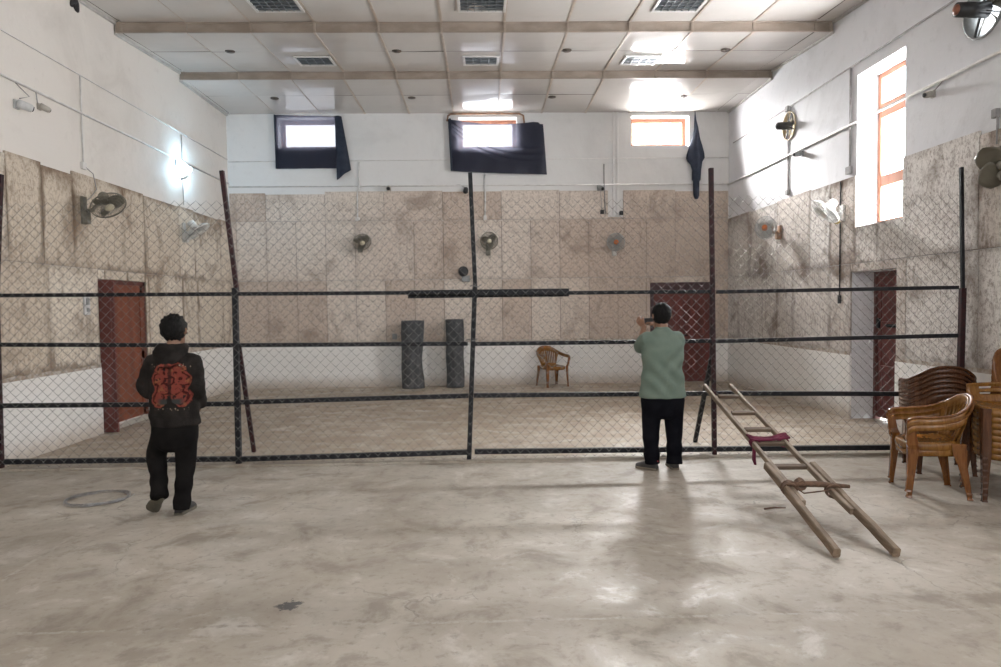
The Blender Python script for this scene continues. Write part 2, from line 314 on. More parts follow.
# ------------------------------------------------------------------ mesh helpers
class MB:
    def __init__(s): s.v = []; s.f = []; s.mi = []; s.uv = []
    def add(s, verts, faces, mi=0, uvs=None):
        o = len(s.v); s.v += [tuple(p) for p in verts]
        for i, f in enumerate(faces):
            s.f.append([o+j for j in f]); s.mi.append(mi)
            s.uv.append(uvs[i] if uvs else [(.5, .5)]*len(f))
    def quad(s, a, b, c, d, mi=0, uv=None):
        s.add([a, b, c, d], [(0, 1, 2, 3)], mi, [uv] if uv else None)
    def box(s, c, size, R=None, mi=0, uvf=False, taper=1.0):
        hx, hy, hz = [q/2 for q in size]; c = Vector(c); vs = []
        for z in (-1, 1):
            k = 1 if z < 0 else taper
            for x, y in ((-1, -1), (1, -1), (1, 1), (-1, 1)):
                p = Vector((x*hx*k, y*hy*k, z*hz)); vs.append(c+(R @ p if R else p))
        fs = [(3, 2, 1, 0), (4, 5, 6, 7), (0, 1, 5, 4), (1, 2, 6, 5), (2, 3, 7, 6), (3, 0, 4, 7)]
        s.add(vs, fs, mi, [[(0, 0), (1, 0), (1, 1), (0, 1)]]*6 if uvf else None)
    def bar(s, a, b, w, h, up=(0, 0, 1), mi=0):
        """rectangular bar from a to b"""
        a, b = Vector(a), Vector(b); d = (b-a); L = d.length; d.normalize(); up = Vector(up)
        x = d.cross(up)
        if x.length < 1e-4: x = d.cross(Vector((0, 1, 0)))
        x.normalize(); y = x.cross(d)
        s.box((a+b)/2, (w, L, h), Matrix((x, d, y)).transposed(), mi)
    def loft(s, rings, caps=True, mi=0, closed=False):
        n = len(rings[0]); vs = [p for r in rings for p in r]; fs = []
        m = len(rings)
        for i in range(m if closed else m-1):
            k = (i+1) % m
            for j in range(n):
                fs.append((i*n+j, i*n+(j+1) % n, k*n+(j+1) % n, k*n+j))
        if caps and not closed:
            fs.append(tuple(range(n-1, -1, -1))); fs.append(tuple((m-1)*n+j for j in range(n)))
        s.add(vs, fs, mi)
    def tube(s, pts, r, n=8, caps=True, mi=0, closed=False, squash=None, up=None):
        pts = [Vector(p) for p in pts]; m = len(pts); rings = []; prev = None
        for i, p in enumerate(pts):
            if closed: t = pts[(i+1) % m]-pts[i-1]
            else: t = pts[min(i+1, m-1)]-pts[max(i-1, 0)]
            t.normalize()
            if up is not None: x = t.cross(Vector(up))
            elif prev is None: x = t.cross(Vector((0, 0, 1)) if abs(t.z) < .9 else Vector((1, 0, 0)))
            else: x = prev-t*prev.dot(t)
            if x.length < 1e-6: x = t.orthogonal()
            x.normalize(); y = t.cross(x); prev = x
            rr = r[i] if isinstance(r, list) else r
            a, b = (rr if isinstance(rr, (list, tuple)) else (rr, rr*(squash or 1)))
            rings.append([p+x*(a*math.cos(2*PI*j/n))+y*(b*math.sin(2*PI*j/n)) for j in range(n)])
        s.loft(rings, caps, mi, closed)
    def cyl(s, a, b, r, n=16, r2=None, mi=0): s.tube([a, b], [r, r if r2 is None else r2], n, True, mi)
    def lathe(s, prof, c, axis, n=24, mi=0):
        """profile of (radius, distance along axis)"""
        c, ax = Vector(c), Vector(axis).normalized(); x = ax.orthogonal().normalized(); y = ax.cross(x)
        s.loft([[c+ax*h+x*(r*math.cos(2*PI*j/n))+y*(r*math.sin(2*PI*j/n)) for j in range(n)] for r, h in prof], True, mi)
    def build(s, name, mats, parent=None, smooth=False, loc=None):
        me = bpy.data.meshes.new(name)
        off = Vector(loc) if loc is not None else Vector((0, 0, 0))
        me.from_pydata([Vector(p)-off for p in s.v], [], s.f)
        if not isinstance(mats, (list, tuple)): mats = [mats]
        for m in mats: me.materials.append(m)
        me.polygons.foreach_set('material_index', s.mi)
        if smooth: me.polygons.foreach_set('use_smooth', [True]*len(s.f))
        if any(u != [(.5, .5)]*len(u) for u in s.uv[:64]):
            L = me.uv_layers.new(name='UVMap'); L.data.foreach_set('uv', [c for u in s.uv for p in u for c in p])
        me.update(); me.validate()
        o = bpy.data.objects.new(name, me); COL.objects.link(o); o.location = off
        if parent is not None:
            o.parent = parent; o.location = off
        return o
def tag(o, label=None, cat=None, group=None, kind=None):
    if label: o['label'] = label
    if cat: o['category'] = cat
    if group: o['group'] = group
    if kind: o['kind'] = kind
    return o
def thing(name, label, cat, loc=(0, 0, 0), rz=0.0, group=None):
    o = bpy.data.objects.new(name, None); COL.objects.link(o); o.location = loc; o.rotation_euler = (0, 0, rz)
    o.empty_display_size = .1
    return tag(o, label, cat, group)
def structure(o): o['kind'] = 'structure'; return o
def dup(root, loc, rz, label, group=None):
    r = root.copy(); COL.objects.link(r); r.location = loc; r.rotation_euler = (0, 0, rz); r['label'] = label
    if group: r['group'] = group
    for ch in list(root.children):
        c = ch.copy(); COL.objects.link(c); c.parent = r
        for g in ch.children:
            d = g.copy(); COL.objects.link(d); d.parent = c
    return r
def bevel(o, w=.006, seg=2):
    b = o.modifiers.new('bevel', 'BEVEL'); b.width = w; b.segments = seg; b.limit_method = 'ANGLE'; return o
def solid(o, t, off=0):
    b = o.modifiers.new('solid', 'SOLIDIFY'); b.thickness = t; b.offset = off; return o
def fuse(o, voxel, it=6):
    """one continuous skin over overlapping lofts"""
    r = o.modifiers.new('fuse', 'REMESH'); r.mode = 'VOXEL'; r.voxel_size = voxel; r.use_smooth_shade = True
    q = o.modifiers.new('smooth', 'SMOOTH'); q.iterations = it; q.factor = .5
    return o

# ------------------------------------------------------------------ room shell
def wall(name, fn, u0, u1, v0, v1, holes, rounds, mat, depth=TH):
    """fn(u, v, d) gives the point; holes are (u0,u1,v0,v1), rounds are (u,v,r)"""
    mb = MB(); sq = [(u-r*1.25, u+r*1.25, v-r*1.25, v+r*1.25) for u, v, r in rounds]
    allh = list(holes)+sq
    us = sorted({u0, u1, *[h[0] for h in allh], *[h[1] for h in allh]})
    vs = sorted({v0, v1, *[h[2] for h in allh], *[h[3] for h in allh]})
    for d in (0, depth):
        for i in range(len(us)-1):
            for j in range(len(vs)-1):
                cu, cv = (us[i]+us[i+1])/2, (vs[j]+vs[j+1])/2
                if any(h[0] < cu < h[1] and h[2] < cv < h[3] for h in allh): continue
                mb.quad(fn(us[i], vs[j], d), fn(us[i+1], vs[j], d), fn(us[i+1], vs[j+1], d), fn(us[i], vs[j+1], d))
    for a, b, c, e in holes:
        for p, q in (((a, c), (b, c)), ((b, c), (b, e)), ((b, e), (a, e)), ((a, e), (a, c)))[0 if c > 0 else 1:]:
            mb.quad(fn(*p, 0), fn(*q, 0), fn(*q, depth), fn(*p, depth))
    for (u, v, r), (a, b, c, e) in zip(rounds, sq):
        N = 32; ci = [(u+r*math.cos(2*PI*t/N+PI/4), v+r*math.sin(2*PI*t/N+PI/4)) for t in range(N)]
        so = []
        for t in range(N):
            an = 2*PI*t/N+PI/4; k = 1.25*r/max(abs(math.cos(an)), abs(math.sin(an))); so.append((u+k*math.cos(an), v+k*math.sin(an)))
        for t in range(N):
            s2 = (t+1) % N
            for d in (0, depth): mb.quad(fn(*so[t], d), fn(*so[s2], d), fn(*ci[s2], d), fn(*ci[t], d))
            mb.quad(fn(*ci[t], 0), fn(*ci[s2], 0), fn(*ci[s2], depth), fn(*ci[t], depth))
    return structure(mb.build(name, mat))
fL = lambda u, v, d: (XL-d, u, v)
fR = lambda u, v, d: (XR+d, u, v)
fB = lambda u, v, d: (u, YB+d, v)
fF = lambda u, v, d: (u, YF-d, v)
DL, DR, DB = (9.36, 10.66, 0, 2.10), (8.44, 9.50, 0, 2.08), (3.565, 4.952, 0, 2.11)
WB = [(-4.15, -2.93, 4.97, 5.60), (-.43, .785, 4.95, 5.585), (3.18, 4.40, 4.976, 5.594)]
WR = (8.335, 9.40, 2.707, 4.79); WR2 = (2.37, 3.43, 2.707, 4.79)
EX = [(7.02, 4.665, .27), (11.47, 4.637, .225)]
w_left = wall('wall_left', fL, YF-TH, YB+TH, 0, HW, [DL], [], M['upper'])
w_right = wall('wall_right', fR, YF-TH, YB+TH, 0, HW, [DR, WR, WR2], EX, M['upper_right'])
w_back = wall('wall_back', fB, XL, XR, 0, HW, [*WB, DB], [], M['upper_back'])
w_front = wall('wall_front', fF, XL, XR, 0, HW, [(c-.75, c+.75, 2.85, 4.35) for c in (-3.2, 0, 3.2)], [], M['upper'])  # openings in this unseen wall are added and sized for fill light
mb = MB(); mb.box((0, (YF+YB)/2, -.1), (XR-XL+2*TH+.4, YB-YF+2*TH+.4, .2))
structure(mb.build('floor', M['floor']))

# wood wool board cladding and the white dado under it
def cladding(fn, rows, holes, u0, u1, mat, parent, seed, notch=(), wide=(.35, .35), start=None):
    """rows of (v0, v1); each board a block of its own, set 20 mm proud"""
    r = random.Random(seed); mb = MB(); t = .02
    def block(a, b, c, e):
        # cut a board around the openings
        for h in holes:
            if a < h[1]-1e-4 and b > h[0]+1e-4 and c < h[3]-1e-4 and e > h[2]+1e-4:
                if a < h[0]: block(a, h[0], c, e)
                if b > h[1]: block(h[1], b, c, e)
                a2, b2 = max(a, h[0]), min(b, h[1])
                if c < h[2]: block(a2, b2, c, h[2])
                if e > h[3]: block(a2, b2, h[3], e)
                return
        if b-a < .03 or e-c < .03: return
        g = .0045; a, b, c, e = a+g, b-g, c+g, e-g; d = -t-r.uniform(0, .005)
        p = [fn(a, c, 0), fn(b, c, 0), fn(b, e, 0), fn(a, e, 0), fn(a, c, d), fn(b, c, d), fn(b, e, d), fn(a, e, d)]
        mb.add(p, [(4, 5, 6, 7), (0, 1, 5, 4), (1, 2, 6, 5), (2, 3, 7, 6), (3, 0, 4, 7)], 0,
               [[(0, 0), (1, 0), (1, 1), (0, 1)]]+[[(0, 0), (0, 0), (0, 0), (0, 0)]]*4)
        a, b, c, e = a-g, b+g, c-g, e+g; mb.quad(fn(a, c, -.004), fn(b, c, -.004), fn(b, e-.02, -.004), fn(a, e-.02, -.004), 1)
    for k, (v0, v1) in enumerate(rows):
        u = u0-r.uniform(0, .3) if start is None else start
        while u < u1:
            w = 1.22 if r.random() < wide[k] else .61
            top = v1+(r.choice((0, 0, .02, -.03)) if k == len(rows)-1 else 0)
            skip = any(n[0]-1e-3 <= u+w/2 <= n[1] and k == len(rows)-1 for n in notch)
            if not skip: block(max(u, u0), min(u+w, u1), v0, top)
            u += w
    return mb.build('board_cladding', [mat, M['board_back_panel']], parent)
cladding(fL, [(.93, 2.235), (2.235, 3.44)], [DL], YF, YB-.0, M['boards_left'], w_left, 3, wide=(.6, .75))
cladding(fR, [(.93, 2.20), (2.20, 3.42)], [DR, WR, WR2], YF, YB, M['boards_right'], w_right, 11)
cladding(fB, [(.93, 2.235), (2.235, 3.465), (3.465, 4.055)], [DB, (2.68, 3.0, 3.50, 4.3)], XL+.02, XR-.02, M['boards_back'], w_back, 5, wide=(0, .08, .9), start=-5.66)
def dado(fn, spans, parent, top=.905):
    mb = MB()
    for a, b in spans:
        d = -.03
        p = [fn(a, 0, 0), fn(b, 0, 0), fn(b, top, 0), fn(a, top, 0), fn(a, 0, d), fn(b, 0, d), fn(b, top, d), fn(a, top, d)]
        mb.add(p, [(4, 5, 6, 7), (1, 2, 6, 5), (3, 0, 4, 7)], 0); mb.add([p[2], p[3], p[7], p[6]], [(0, 1, 2, 3)], 1)
        # crumbling dusty strip between the dado and the boards
        n = max(2, int((b-a)/.11)); r = random.Random(int(a*31)+5); lo = []; hi = []
        for i in range(n+1):
            u = a+(b-a)*i/n; lo.append(fn(u, top, -.024)); hi.append(fn(u, top+.025+r.random()*.035, -.0265))
        for i in range(n): mb.quad(lo[i], lo[i+1], hi[i+1], hi[i], 1)
    return mb.build('dado', [M['dado'], M['ledge']], parent)
dado(fL, [(YF, DL[0]), (DL[1], YB)], w_left)
dado(fR, [(YF, DR[0]), (DR[1], YB)], w_right)
dado(fB, [(XL, DB[0]), (DB[1], XR)], w_back)
# pilaster strip and plaster joints on the back wall
mb = MB(); mb.box((2.80, YB-.012, 4.6), (.045, .03, 2.2)); mb.box((2.885, YB-.012, 4.6), (.05, .03, 2.2))
structure(bevel(mb.build('trim_1', M['upper_back'])))

# ceiling: sloped sections that drop at each fascia, 915 mm panels
SEC = [(-2.6, -.45, 5.65, 5.79), (-.45, 1.65, 5.65, 5.79), (1.65, 3.75, 5.65, 5.79), (3.75, 5.85, 5.65, 5.79),
       (5.85, 7.95, 5.65, 5.79), (7.95, 10.05, 5.645, 5.79), (10.05, 12.15, 5.645, 5.795), (12.15, YB, 5.665, 5.672)]
def ceil_z(y):
    for a, b, z0, z1 in SEC:
        if a <= y < b: return z0+(z1-z0)*(y-a)/(b-a)
    return SEC[-1][3]
seams = [.39+.915*k for k in range(-6, 6)]
mb = MB(); r2 = random.Random(4)
xs = [XL]+[s for s in seams if XL < s < XR]+[XR]
for a, b, z0, z1 in SEC:
    mid = a+.93; zz = lambda y: z0+(z1-z0)*(y-a)/(b-a)
    mb.quad((XL, a, z0+.03), (XR, a, z0+.03), (XR, b, z1+.03), (XL, b, z1+.03), 2)
    for i in range(len(xs)-1):
        for ya, yb in ((a, mid), (mid, b)):
            g = .006; c = [(xs[i]+g, ya+g), (xs[i+1]-g, ya+g), (xs[i+1]-g, yb-g), (xs[i]+g, yb-g)]
            w = [r2.uniform(-.006, .006) for _ in range(4)]
            # each panel sags a little in the middle
            n = 4; grid = []
            for q in range(n+1):
                for p in range(n+1):
                    u, v = p/n, q/n
                    x = c[0][0]+(c[1][0]-c[0][0])*u; y = c[0][1]+(c[3][1]-c[0][1])*v
                    dz = w[0]*(1-u)*(1-v)+w[1]*u*(1-v)+w[2]*u*v+w[3]*(1-u)*v
                    grid.append((x, y, zz(y)+dz-.010*math.sin(PI*u)*math.sin(PI*v)))
            mb.add(grid, [(q*(n+1)+p+n+1, q*(n+1)+p+n+2, q*(n+1)+p+1, q*(n+1)+p) for q in range(n) for p in range(n)], 0)
    for k, s in enumerate(seams[1:-1]):
        if -2.5 < s < 5: mb.bar((s, a, z0-.004), (s, b, z1-.004), .034, .014, mi=1)
        else: mb.bar((s, a, z0-.002), (s, b, z1-.002), .012, .008, mi=1)
mb.quad((XL-TH, YF-TH, HW), (XR+TH, YF-TH, HW), (XR+TH, YB+TH, HW), (XL-TH, YB+TH, HW), 2)  # unseen roof sheet added to stop sky light leaking in
ceil = structure(mb.build('ceiling', [M['ceiling'], M['batten'], M['gap']], smooth=False))
for i in range(len(SEC)-1):
    y = SEC[i][1]; zt, zb = SEC[i][3], SEC[i+1][2]
    if y < 5: continue
    mb = MB(); mb.box(((XL+XR)/2, y+.012, (zt+zb)/2+.006), (XR-XL-.02, .024, zt-zb+.02))
    mb.box(((XL+XR)/2, y-.006, zt-.012), (XR-XL-.02, .03, .018)); mb.box(((XL+XR)/2, y-.004, zb+.004), (XR-XL-.02, .02, .016))
    for s in xs[1:-1]: mb.box((s, y-.006, (zt+zb)/2), (.036, .024, zt-zb+.01))
    mb.box((XL+.05, y-.006, (zt+zb)/2), (.05, .024, zt-zb)); mb.box((XR-.05, y-.006, (zt+zb)/2), (.05, .024, zt-zb))
    structure(bevel(mb.build('trim_%d' % (i-2), M['fascia']), .004, 1))
mb = MB()
for a, b, z0, z1 in SEC:
    mb.bar((XL+.02, a, z0-.018), (XL+.02, b, z1-.018), .04, .03); mb.bar((XR-.02, a, z0-.018), (XR-.02, b, z1-.018), .04, .03)
structure(mb.build('trim_6', M['cove']))

# windows in the back wall
def frame_window(name, fn, a, b, c, e, depth, prof, mullions=(), transoms=(), parent_mat='orange_wood'):
    w = thing(name, None, None); w['kind'] = 'structure'
    mb = MB(); th = .05
    def piece(u0, u1, v0, v1, d0=0.0):
        p = [fn(u, v, d) for d in (depth+d0, depth+th) for u, v in ((u0, v0), (u1, v0), (u1, v1), (u0, v1))]
        mb.add(p, [(0, 1, 2, 3), (7, 6, 5, 4), (0, 4, 5, 1), (1, 5, 6, 2), (2, 6, 7, 3), (3, 7, 4, 0)])
    piece(a, a+prof, c, e); piece(b-prof, b, c, e); piece(a+prof, b-prof, e-prof, e); piece(a+prof, b-prof, c, c+prof)
    for u, wd in mullions: piece(u-wd/2, u+wd/2, c+prof, e-prof, .004)
    for v, wd in transoms: piece(a+prof, b-prof, v-wd/2, v+wd/2, .004)
    bevel(mb.build('window_frame', M[parent_mat], w), .006, 1)
    mb = MB(); d = depth+.03; mb.quad(fn(a+prof, c+prof, d), fn(b-prof, c+prof, d), fn(b-prof, e-prof, d), fn(a+prof, e-prof, d))
    mb.build('pane', M['glass'], w)
    return w
for i, h in enumerate(WB): frame_window('window_%d' % (i+1), fB, *h, .25, .085)
frame_window('window_4', fR, *WR, .29, .075, (), ((4.28, .20), (3.32, .15)))

frame_window('window_5', fR, *WR2, .29, .075, (), ((4.28, .20), (3.32, .15)))  # unseen window added to let in fill light from the right
# doors
def door_back():
    w = thing('door_2', None, None); w['kind'] = 'structure'; a, b, c, e = DB; mb = MB()
    y = YB+.05
    mb.box((a+.04, y, e/2), (.08, .10, e)); mb.box((b-.05, y, e/2), (.10, .10, e)); mb.box(((a+b)/2, y, e-.075), (b-a, .11, .15))
    bevel(mb.build('door_frame', M['purple_lintel'], w), .006)
    x0, x1 = a+.08, b-.10; m = (x0+x1)/2
    for s0, s1 in ((x0, m-.001), (m+.001, x1)):
        mb = MB(); mb.box(((s0+s1)/2, y+.03, (e-.10)/2), (s1-s0, .035, e-.10))
        wd = s1-s0
        for z0, z1 in ((.14, .88), (1.02, 1.80)):   # stiles and rails round two sunk panels
            pass
        for zz, hh in ((.09, .14), (.95, .13), (1.85, .12)): mb.box(((s0+s1)/2, y+.008, zz), (wd, .016, hh))
        for xx in (s0+.05, s1-.05): mb.box((xx, y+.008, .98), (.10, .014, 1.86))
        lf = bevel(mb.build('door_leaf', M['maroon'], w), .004)
    mb = MB(); mb.box((m, y+.045, 1.0), (.06, .02, 1.99)); mb.build('gap_closing_strip', M['maroon_dark'], w)  # strip added behind the leaves to block light through their gap
    mb = MB(); mb.box((m, y-.004, .99), (.26, .02, .03)); mb.cyl((m-.08, y-.03, .99), (m+.10, y-.03, .99), .009, 8)
    mb.build('door_bolt', M['black_steel'], w)
door_back()
def door_right():
    w = thing('door_3', None, None); w['kind'] = 'structure'; a, b, c, e = DR; x = XR+.335; mb = MB()
    for u in (a+.03, b-.03): mb.box((x+.02, u, e/2), (.09, .06, e))
    mb.box((x+.02, (a+b)/2, e-.03), (.09, b-a, .06)); bevel(mb.build('door_frame', M['maroon_dark'], w), .005)
    m = (a+b)/2; ys = [a+.06, m-.004, m+.004, b-.06]
    for s0, s1 in ((ys[0], ys[1]), (ys[2], ys[3])):
        mb = MB(); mb.box((x+.035, (s0+s1)/2, 1.03), (.035, s1-s0, 2.0)); n = 3
        for q in range(n+1):
            mb.box((x+.012, (s0+s1)/2, .10+q*(1.85/n)), (.016, s1-s0, .10))
        for yy in (s0+.04, s1-.04): mb.box((x+.012, yy, 1.03), (.014, .08, 1.96))
        bevel(mb.build('door_leaf', M['maroon'], w), .004)
    mb = MB(); mb.box((x-.01, m, 1.33), (.02, .44, .045)); mb.cyl((x-.03, m-.2, 1.33), (x-.03, m+.22, 1.33), .012, 8); mb.box((x-.02, b-.11, 1.36), (.03, .05, .14))
    mb.build('door_bolt', M['black_steel'], w)
door_right()
def door_left():
    w = thing('door_1', None, None); w['kind'] = 'structure'; a, b, c, e = DL; mb = MB()
    # frame set nearly flush, lintel standing a little proud
    mb.box((XL-.05, b-.035, e/2), (.12, .07, e)); mb.box((XL-.05, (a+b)/2, e-.03), (.12, b-a, .06)); mb.box((XL-.05, a+.035, e/2), (.12, .07, e))
    bevel(mb.build('door_frame', M['maroon_dark'], w), .005)
    mb = MB(); mb.box((XL+.112, a+.03, e/2+.0), (.205, .04, e-.02)); mb.box((XL+.112, a+.005, .45), (.13, .012, .55)); mb.box((XL+.112, a+.005, 1.42), (.13, .012, .95))
    bevel(mb.build('narrow_door_leaf', M['maroon'], w), .004)   # standing open, square to the wall
    mb = MB(); mb.box((XL-.02, (a+b)/2+.02, 1.06), (.04, b-a-.16, 1.96))
    for yy in (a+.15, b-.11): mb.box((XL+.006, yy, 1.06), (.016, .12, 1.96))
    for zz in (.15, 1.0, 1.97): mb.box((XL+.006, (a+b)/2, zz), (.016, b-a-.16, .14))
    bevel(mb.build('door_leaf', M['rust_door'], w), .004)
    mb = MB(); mb.box((XL-.02, (a+b)/2, .035), (.16, b-a-.1, .07)); bevel(mb.build('threshold', M['beige_plastic'], w), .01)
door_left()
# ground and far side seen through the door gap and exhaust openings
# ------------------------------------------------------------------ chain link fence right across the hall
FY = 7.3
def fence():
    w = thing('chain_link_fence', 'tall grey chain link fence on black and maroon posts spanning the whole hall', 'fence', (0, FY, 0))
    L = lambda x, z, dy=0.0: (x, dy, z)
    def part(name, mb, mat): return mb.build(name, mat, w)
    # posts
    def post(pts, wd, mat, label=None):
        mb = MB()
        for p, q in zip(pts, pts[1:]): mb.bar(p, q, wd, wd, (0, 1, 0))
        o = bevel(part('post', mb, mat), .004)
        if label: o['label'] = label
    post([L(-5.125, 0), L(-5.10, 1.85), L(-5.0, 3.11)], .05, M['rust_steel'])
    post([L(-2.623, 0), L(-2.611, 1.90)], .055, M['black_steel'])
    post([L(-2.606, 1.82, .05), L(-2.731, 3.14, .05)], .045, M['rust_steel'], 'leaning maroon upper post')
    post([L(-.159, 0), L(-.069, 1.88)], .05, M['black_steel'])
    post([L(-.062, 1.76, .05), L(-.103, 3.10, .05)], .045, M['black_steel'])
    post([L(2.520, 0), L(2.482, 3.12)], .046, M['rust_steel'], 'maroon post')
    post([L(5.165, 0, -.10), L(5.185, 1.80, -.10)], .055, M['rust_steel'])
    post([L(5.185, 1.80, -.10), L(5.150, 3.09, -.10)], .034, M['black_steel'])
    # rails, panel by panel
    X = [-5.12, -2.617, -.125, 2.513, 5.20]
    rails = [[(1.848, 1.833), (1.833, 1.82), (1.805, 1.797), (1.792, 1.807)], [(1.33, 1.288), (1.288, 1.27), (1.266, 1.262), (1.258, 1.288)],
             [(.683, .662), (.678, .708), (.71, .69), (.69, .652)], [(.084, .07), (.066, .096), (.10, .08), (.08, .075)]]
    for row, wd in zip(rails, (.042, .045, .050, .055)):
        for (a, b), z in zip(zip(X, X[1:]), row):
            mb = MB(); mb.bar(L(a+.028, z[0], .006), L(min(b, 5.17)-.028, z[1], -.09 if b > 5 else .006), wd, wd*.95)
            bevel(part('rail', mb, M['black_steel']), .004)
    # braces behind
    for a, b, mt in (((-2.684, .666, 0), (-2.60, .03, 1.30), 'rust_steel'), ((2.55, .771, 0), (2.497, .03, 1.07), 'black_steel')):
        mb = MB(); mb.bar(a, b, .045, .045); bevel(part('brace', mb, M[mt]), .004)
    for x, z in ((-.069, 1.875), (-.12, 1.30)):
        mb = MB(); mb.tube([(x-.05, -.03, z+.01), (x-.02, -.045, z+.02), (x+.03, -.045, z), (x+.07, -.03, z+.025)], .006, 5)
        part('tie_wire', mb, M['wire'])
    # the woven mesh: one zigzag wire beside the next, hooked into its neighbour
    mb = MB(); hw = .0535; hh = .0535; r = .0029; x0 = -5.13; n = 0; verts = []; faces = []
    rr = random.Random(9); ns = 52
    while x0+n*hw < 5.16:
        base = len(verts); ph = n % 2
        for j in range(ns+1):
            z = .028+j*hh+ (0 if j else .004)
            x = x0+n*hw+(hw if (j+ph) % 2 else 0)
            sx = .012*math.sin(x*1.7+z*2.1)+.008*math.sin(z*5.3+x*.8); sz = .010*math.sin(x*2.3+1.1)*(z/2.8)+.006*math.sin(x*6+z*3)
            y = -.034+(.0035 if (j+ph) % 2 else -.0035)+.010*math.sin(x*1.3+.5)*math.sin(z*1.1)
            for q in range(3):
                an = 2*PI*q/3+.5
                verts.append((x+sx+r*math.cos(an)*.9, y+r*math.sin(an), z+sz+r*math.cos(an)*.7*(1 if (j+ph) % 2 else -1)))
        for j in range(ns):
            for q in range(3):
                a = base+j*3+q; b = base+j*3+(q+1) % 3; faces.append((a, b, b+3, a+3))
        n += 1
    mb.add(verts, faces); part('wire_mesh', mb, M['wire'])
    return w
fence()
mb = MB(); mb.box((.08, FY+.098, 1.808), (1.748, .04, .087)); mb.box((.08, FY+.075, 1.808), (1.748, .012, .03))
o = bevel(mb.build('steel_bar', M['black_steel']), .005)
tag(o, 'thick black steel bar tied along the fence top rail at the middle post', 'bar')
mb = MB(); mb.box(((XL+XR)/2, FY-.01, .008), (XR-XL-.08, .16, .026)); structure(bevel(mb.build('trim_7', M['floor']), .006))

# ------------------------------------------------------------------ wall and ceiling fittings
def frame_axes(f, up=(0, 0, 1)):
    f = Vector(f).normalized(); x = f.cross(Vector(up))
    if x.length < 1e-3: x = Vector((1, 0, 0))
    x.normalize(); return x, x.cross(f).normalized(), f
def wall_fan(label, mount, normal, head, facing, R, body, blade, hub, cage_mat, nblade=3, cage=True, plate_h=.24, spin=.3, cap=None, blade_pitch=.35, bl=(.35, 1.0)):
    w = thing('wall_fan', label, 'fan', mount, 0, 'fans on the walls'); m = Vector(mount); n = Vector(normal)
    h = Vector(head)-m; x, y, f = frame_axes(facing)
    P = lambda a, b, c: h+x*a+y*b+f*c
    mb = MB(); side = n.cross(Vector((0, 0, 1)))
    Rm = Matrix((side, n, Vector((0, 0, 1)))).transposed()
    mb.box(n*.018, (.10, .036, plate_h), Rm); mb.box(n*.05+Vector((0, 0, -plate_h*.28)), (.085, .07, plate_h*.42), Rm)
    bevel(mb.build('wall_bracket', body, w), .008)
    mb = MB(); back = h-f*.16
    mb.tube([n*.05, n*.12+Vector((0, 0, .0)), back*.7+n*.04, back], [.026, .024, .022, .024], 10); mb.build('arm', body, w, True)
    mb = MB(); mb.lathe([(.02, -.21), (.052, -.20), (.066, -.17), (.068, -.10), (.058, -.06), (.02, -.055)], h, f, 20); mb.build('motor_housing', body, w, True)
    for k in range(nblade):
        mb = MB(); a0 = spin+2*PI*k/nblade; pts = []
        U, V = 6, 8
        for i in range(U+1):
            for j in range(V+1):
                t = i/U; s = -1+2*j/V; rad = R*(.16+.76*t*bl[1]); wd = (.20+.34*math.sin(PI*min(1, .12+t*.86)))*R*bl[0]/.35*.9
                an = a0+s*wd/ max(rad, .35*R)*.9
                pts.append(P(rad*math.cos(an), rad*math.sin(an), -.015+blade_pitch*.11*s*R/.25))
        mb.add(pts, [(i*(V+1)+j, i*(V+1)+j+1, (i+1)*(V+1)+j+1, (i+1)*(V+1)+j) for i in range(U) for j in range(V)])
        solid(mb.build('blade', blade, w, True), .004)
    mb = MB(); mb.lathe([(.0, .055), (.05*R/.22, .05), (.062*R/.22, .042), (.062*R/.22, .03), (.0, .028)][::-1], h, f, 20) if cage else mb.lathe([(.01, -.04), (.045, -.035), (.045, .02), (.03, .035), (.005, .04)], h, f, 16)
    mb.build('hub_cap', hub, w, True)
    if cage:
        for nm, sg in (('front_grille', 1), ('rear_grille', -1)):
            mb = MB(); prof = [(.06*R/.22, .036), (.5*R, .048), (.8*R, .044), (.96*R, .022), (R, 0)]
            for k in range(44):
                a = 2*PI*k/44
                mb.tube([P(q*math.cos(a), q*math.sin(a), sg*d) for q, d in prof], .0025, 4)
            for q, d in ((.30*R, .042), (.48*R, .047), (.66*R, .047), (.84*R, .038)):
                mb.tube([P(q*math.cos(2*PI*k/36), q*math.sin(2*PI*k/36), sg*d) for k in range(36)], .002, 4, closed=True)
            if sg > 0: mb.tube([P(R*math.cos(2*PI*k/40), R*math.sin(2*PI*k/40), 0) for k in range(40)], (.006, .011), 6, closed=True)
            mb.build(nm, cage_mat, w, True)
    if cap:
        mb = MB(); mb.lathe([(.03, 0), (.045, .02), (.04, .06), (.015, .07)], n*.06+Vector((0, 0, -plate_h*.42)), n, 14); mb.build('end_cap', cap, w, True)
    return w
mf = M
wall_fan('large dusty grey caged fan tilted down on the left wall beside the rust door', (XL+.025, 9.06, 2.98), (1, 0, 0), (-4.80, 8.98, 3.03), (.52, -.34, -.72), .215, mf['fan_dirty'], mf['fan_blade_dark'], mf['fan_hub_cream'], mf['fan_dirty'], plate_h=.36)
wall_fan('white caged fan seen edge-on, on the left wall near the lit lamp', (XL+.025, 12.05, 3.01), (1, 0, 0), (-4.93, 12.05, 3.03), (.56, .10, -.82), .235, mf['fan_white'], mf['pale_blade'], mf['fan_white'], mf['fan_white'], plate_h=.34)
wall_fan('dark tilted fan on the back wall, leftmost of the three fans there', (-2.50, YB-.025, 2.93), (0, -1, 0), (-2.42, YB-.30, 3.0), (.30, -.70, -.50), .185, mf['fan_dirty'], mf['fan_blade_dark'], mf['fan_hub_cream'], mf['fan_dirty'])
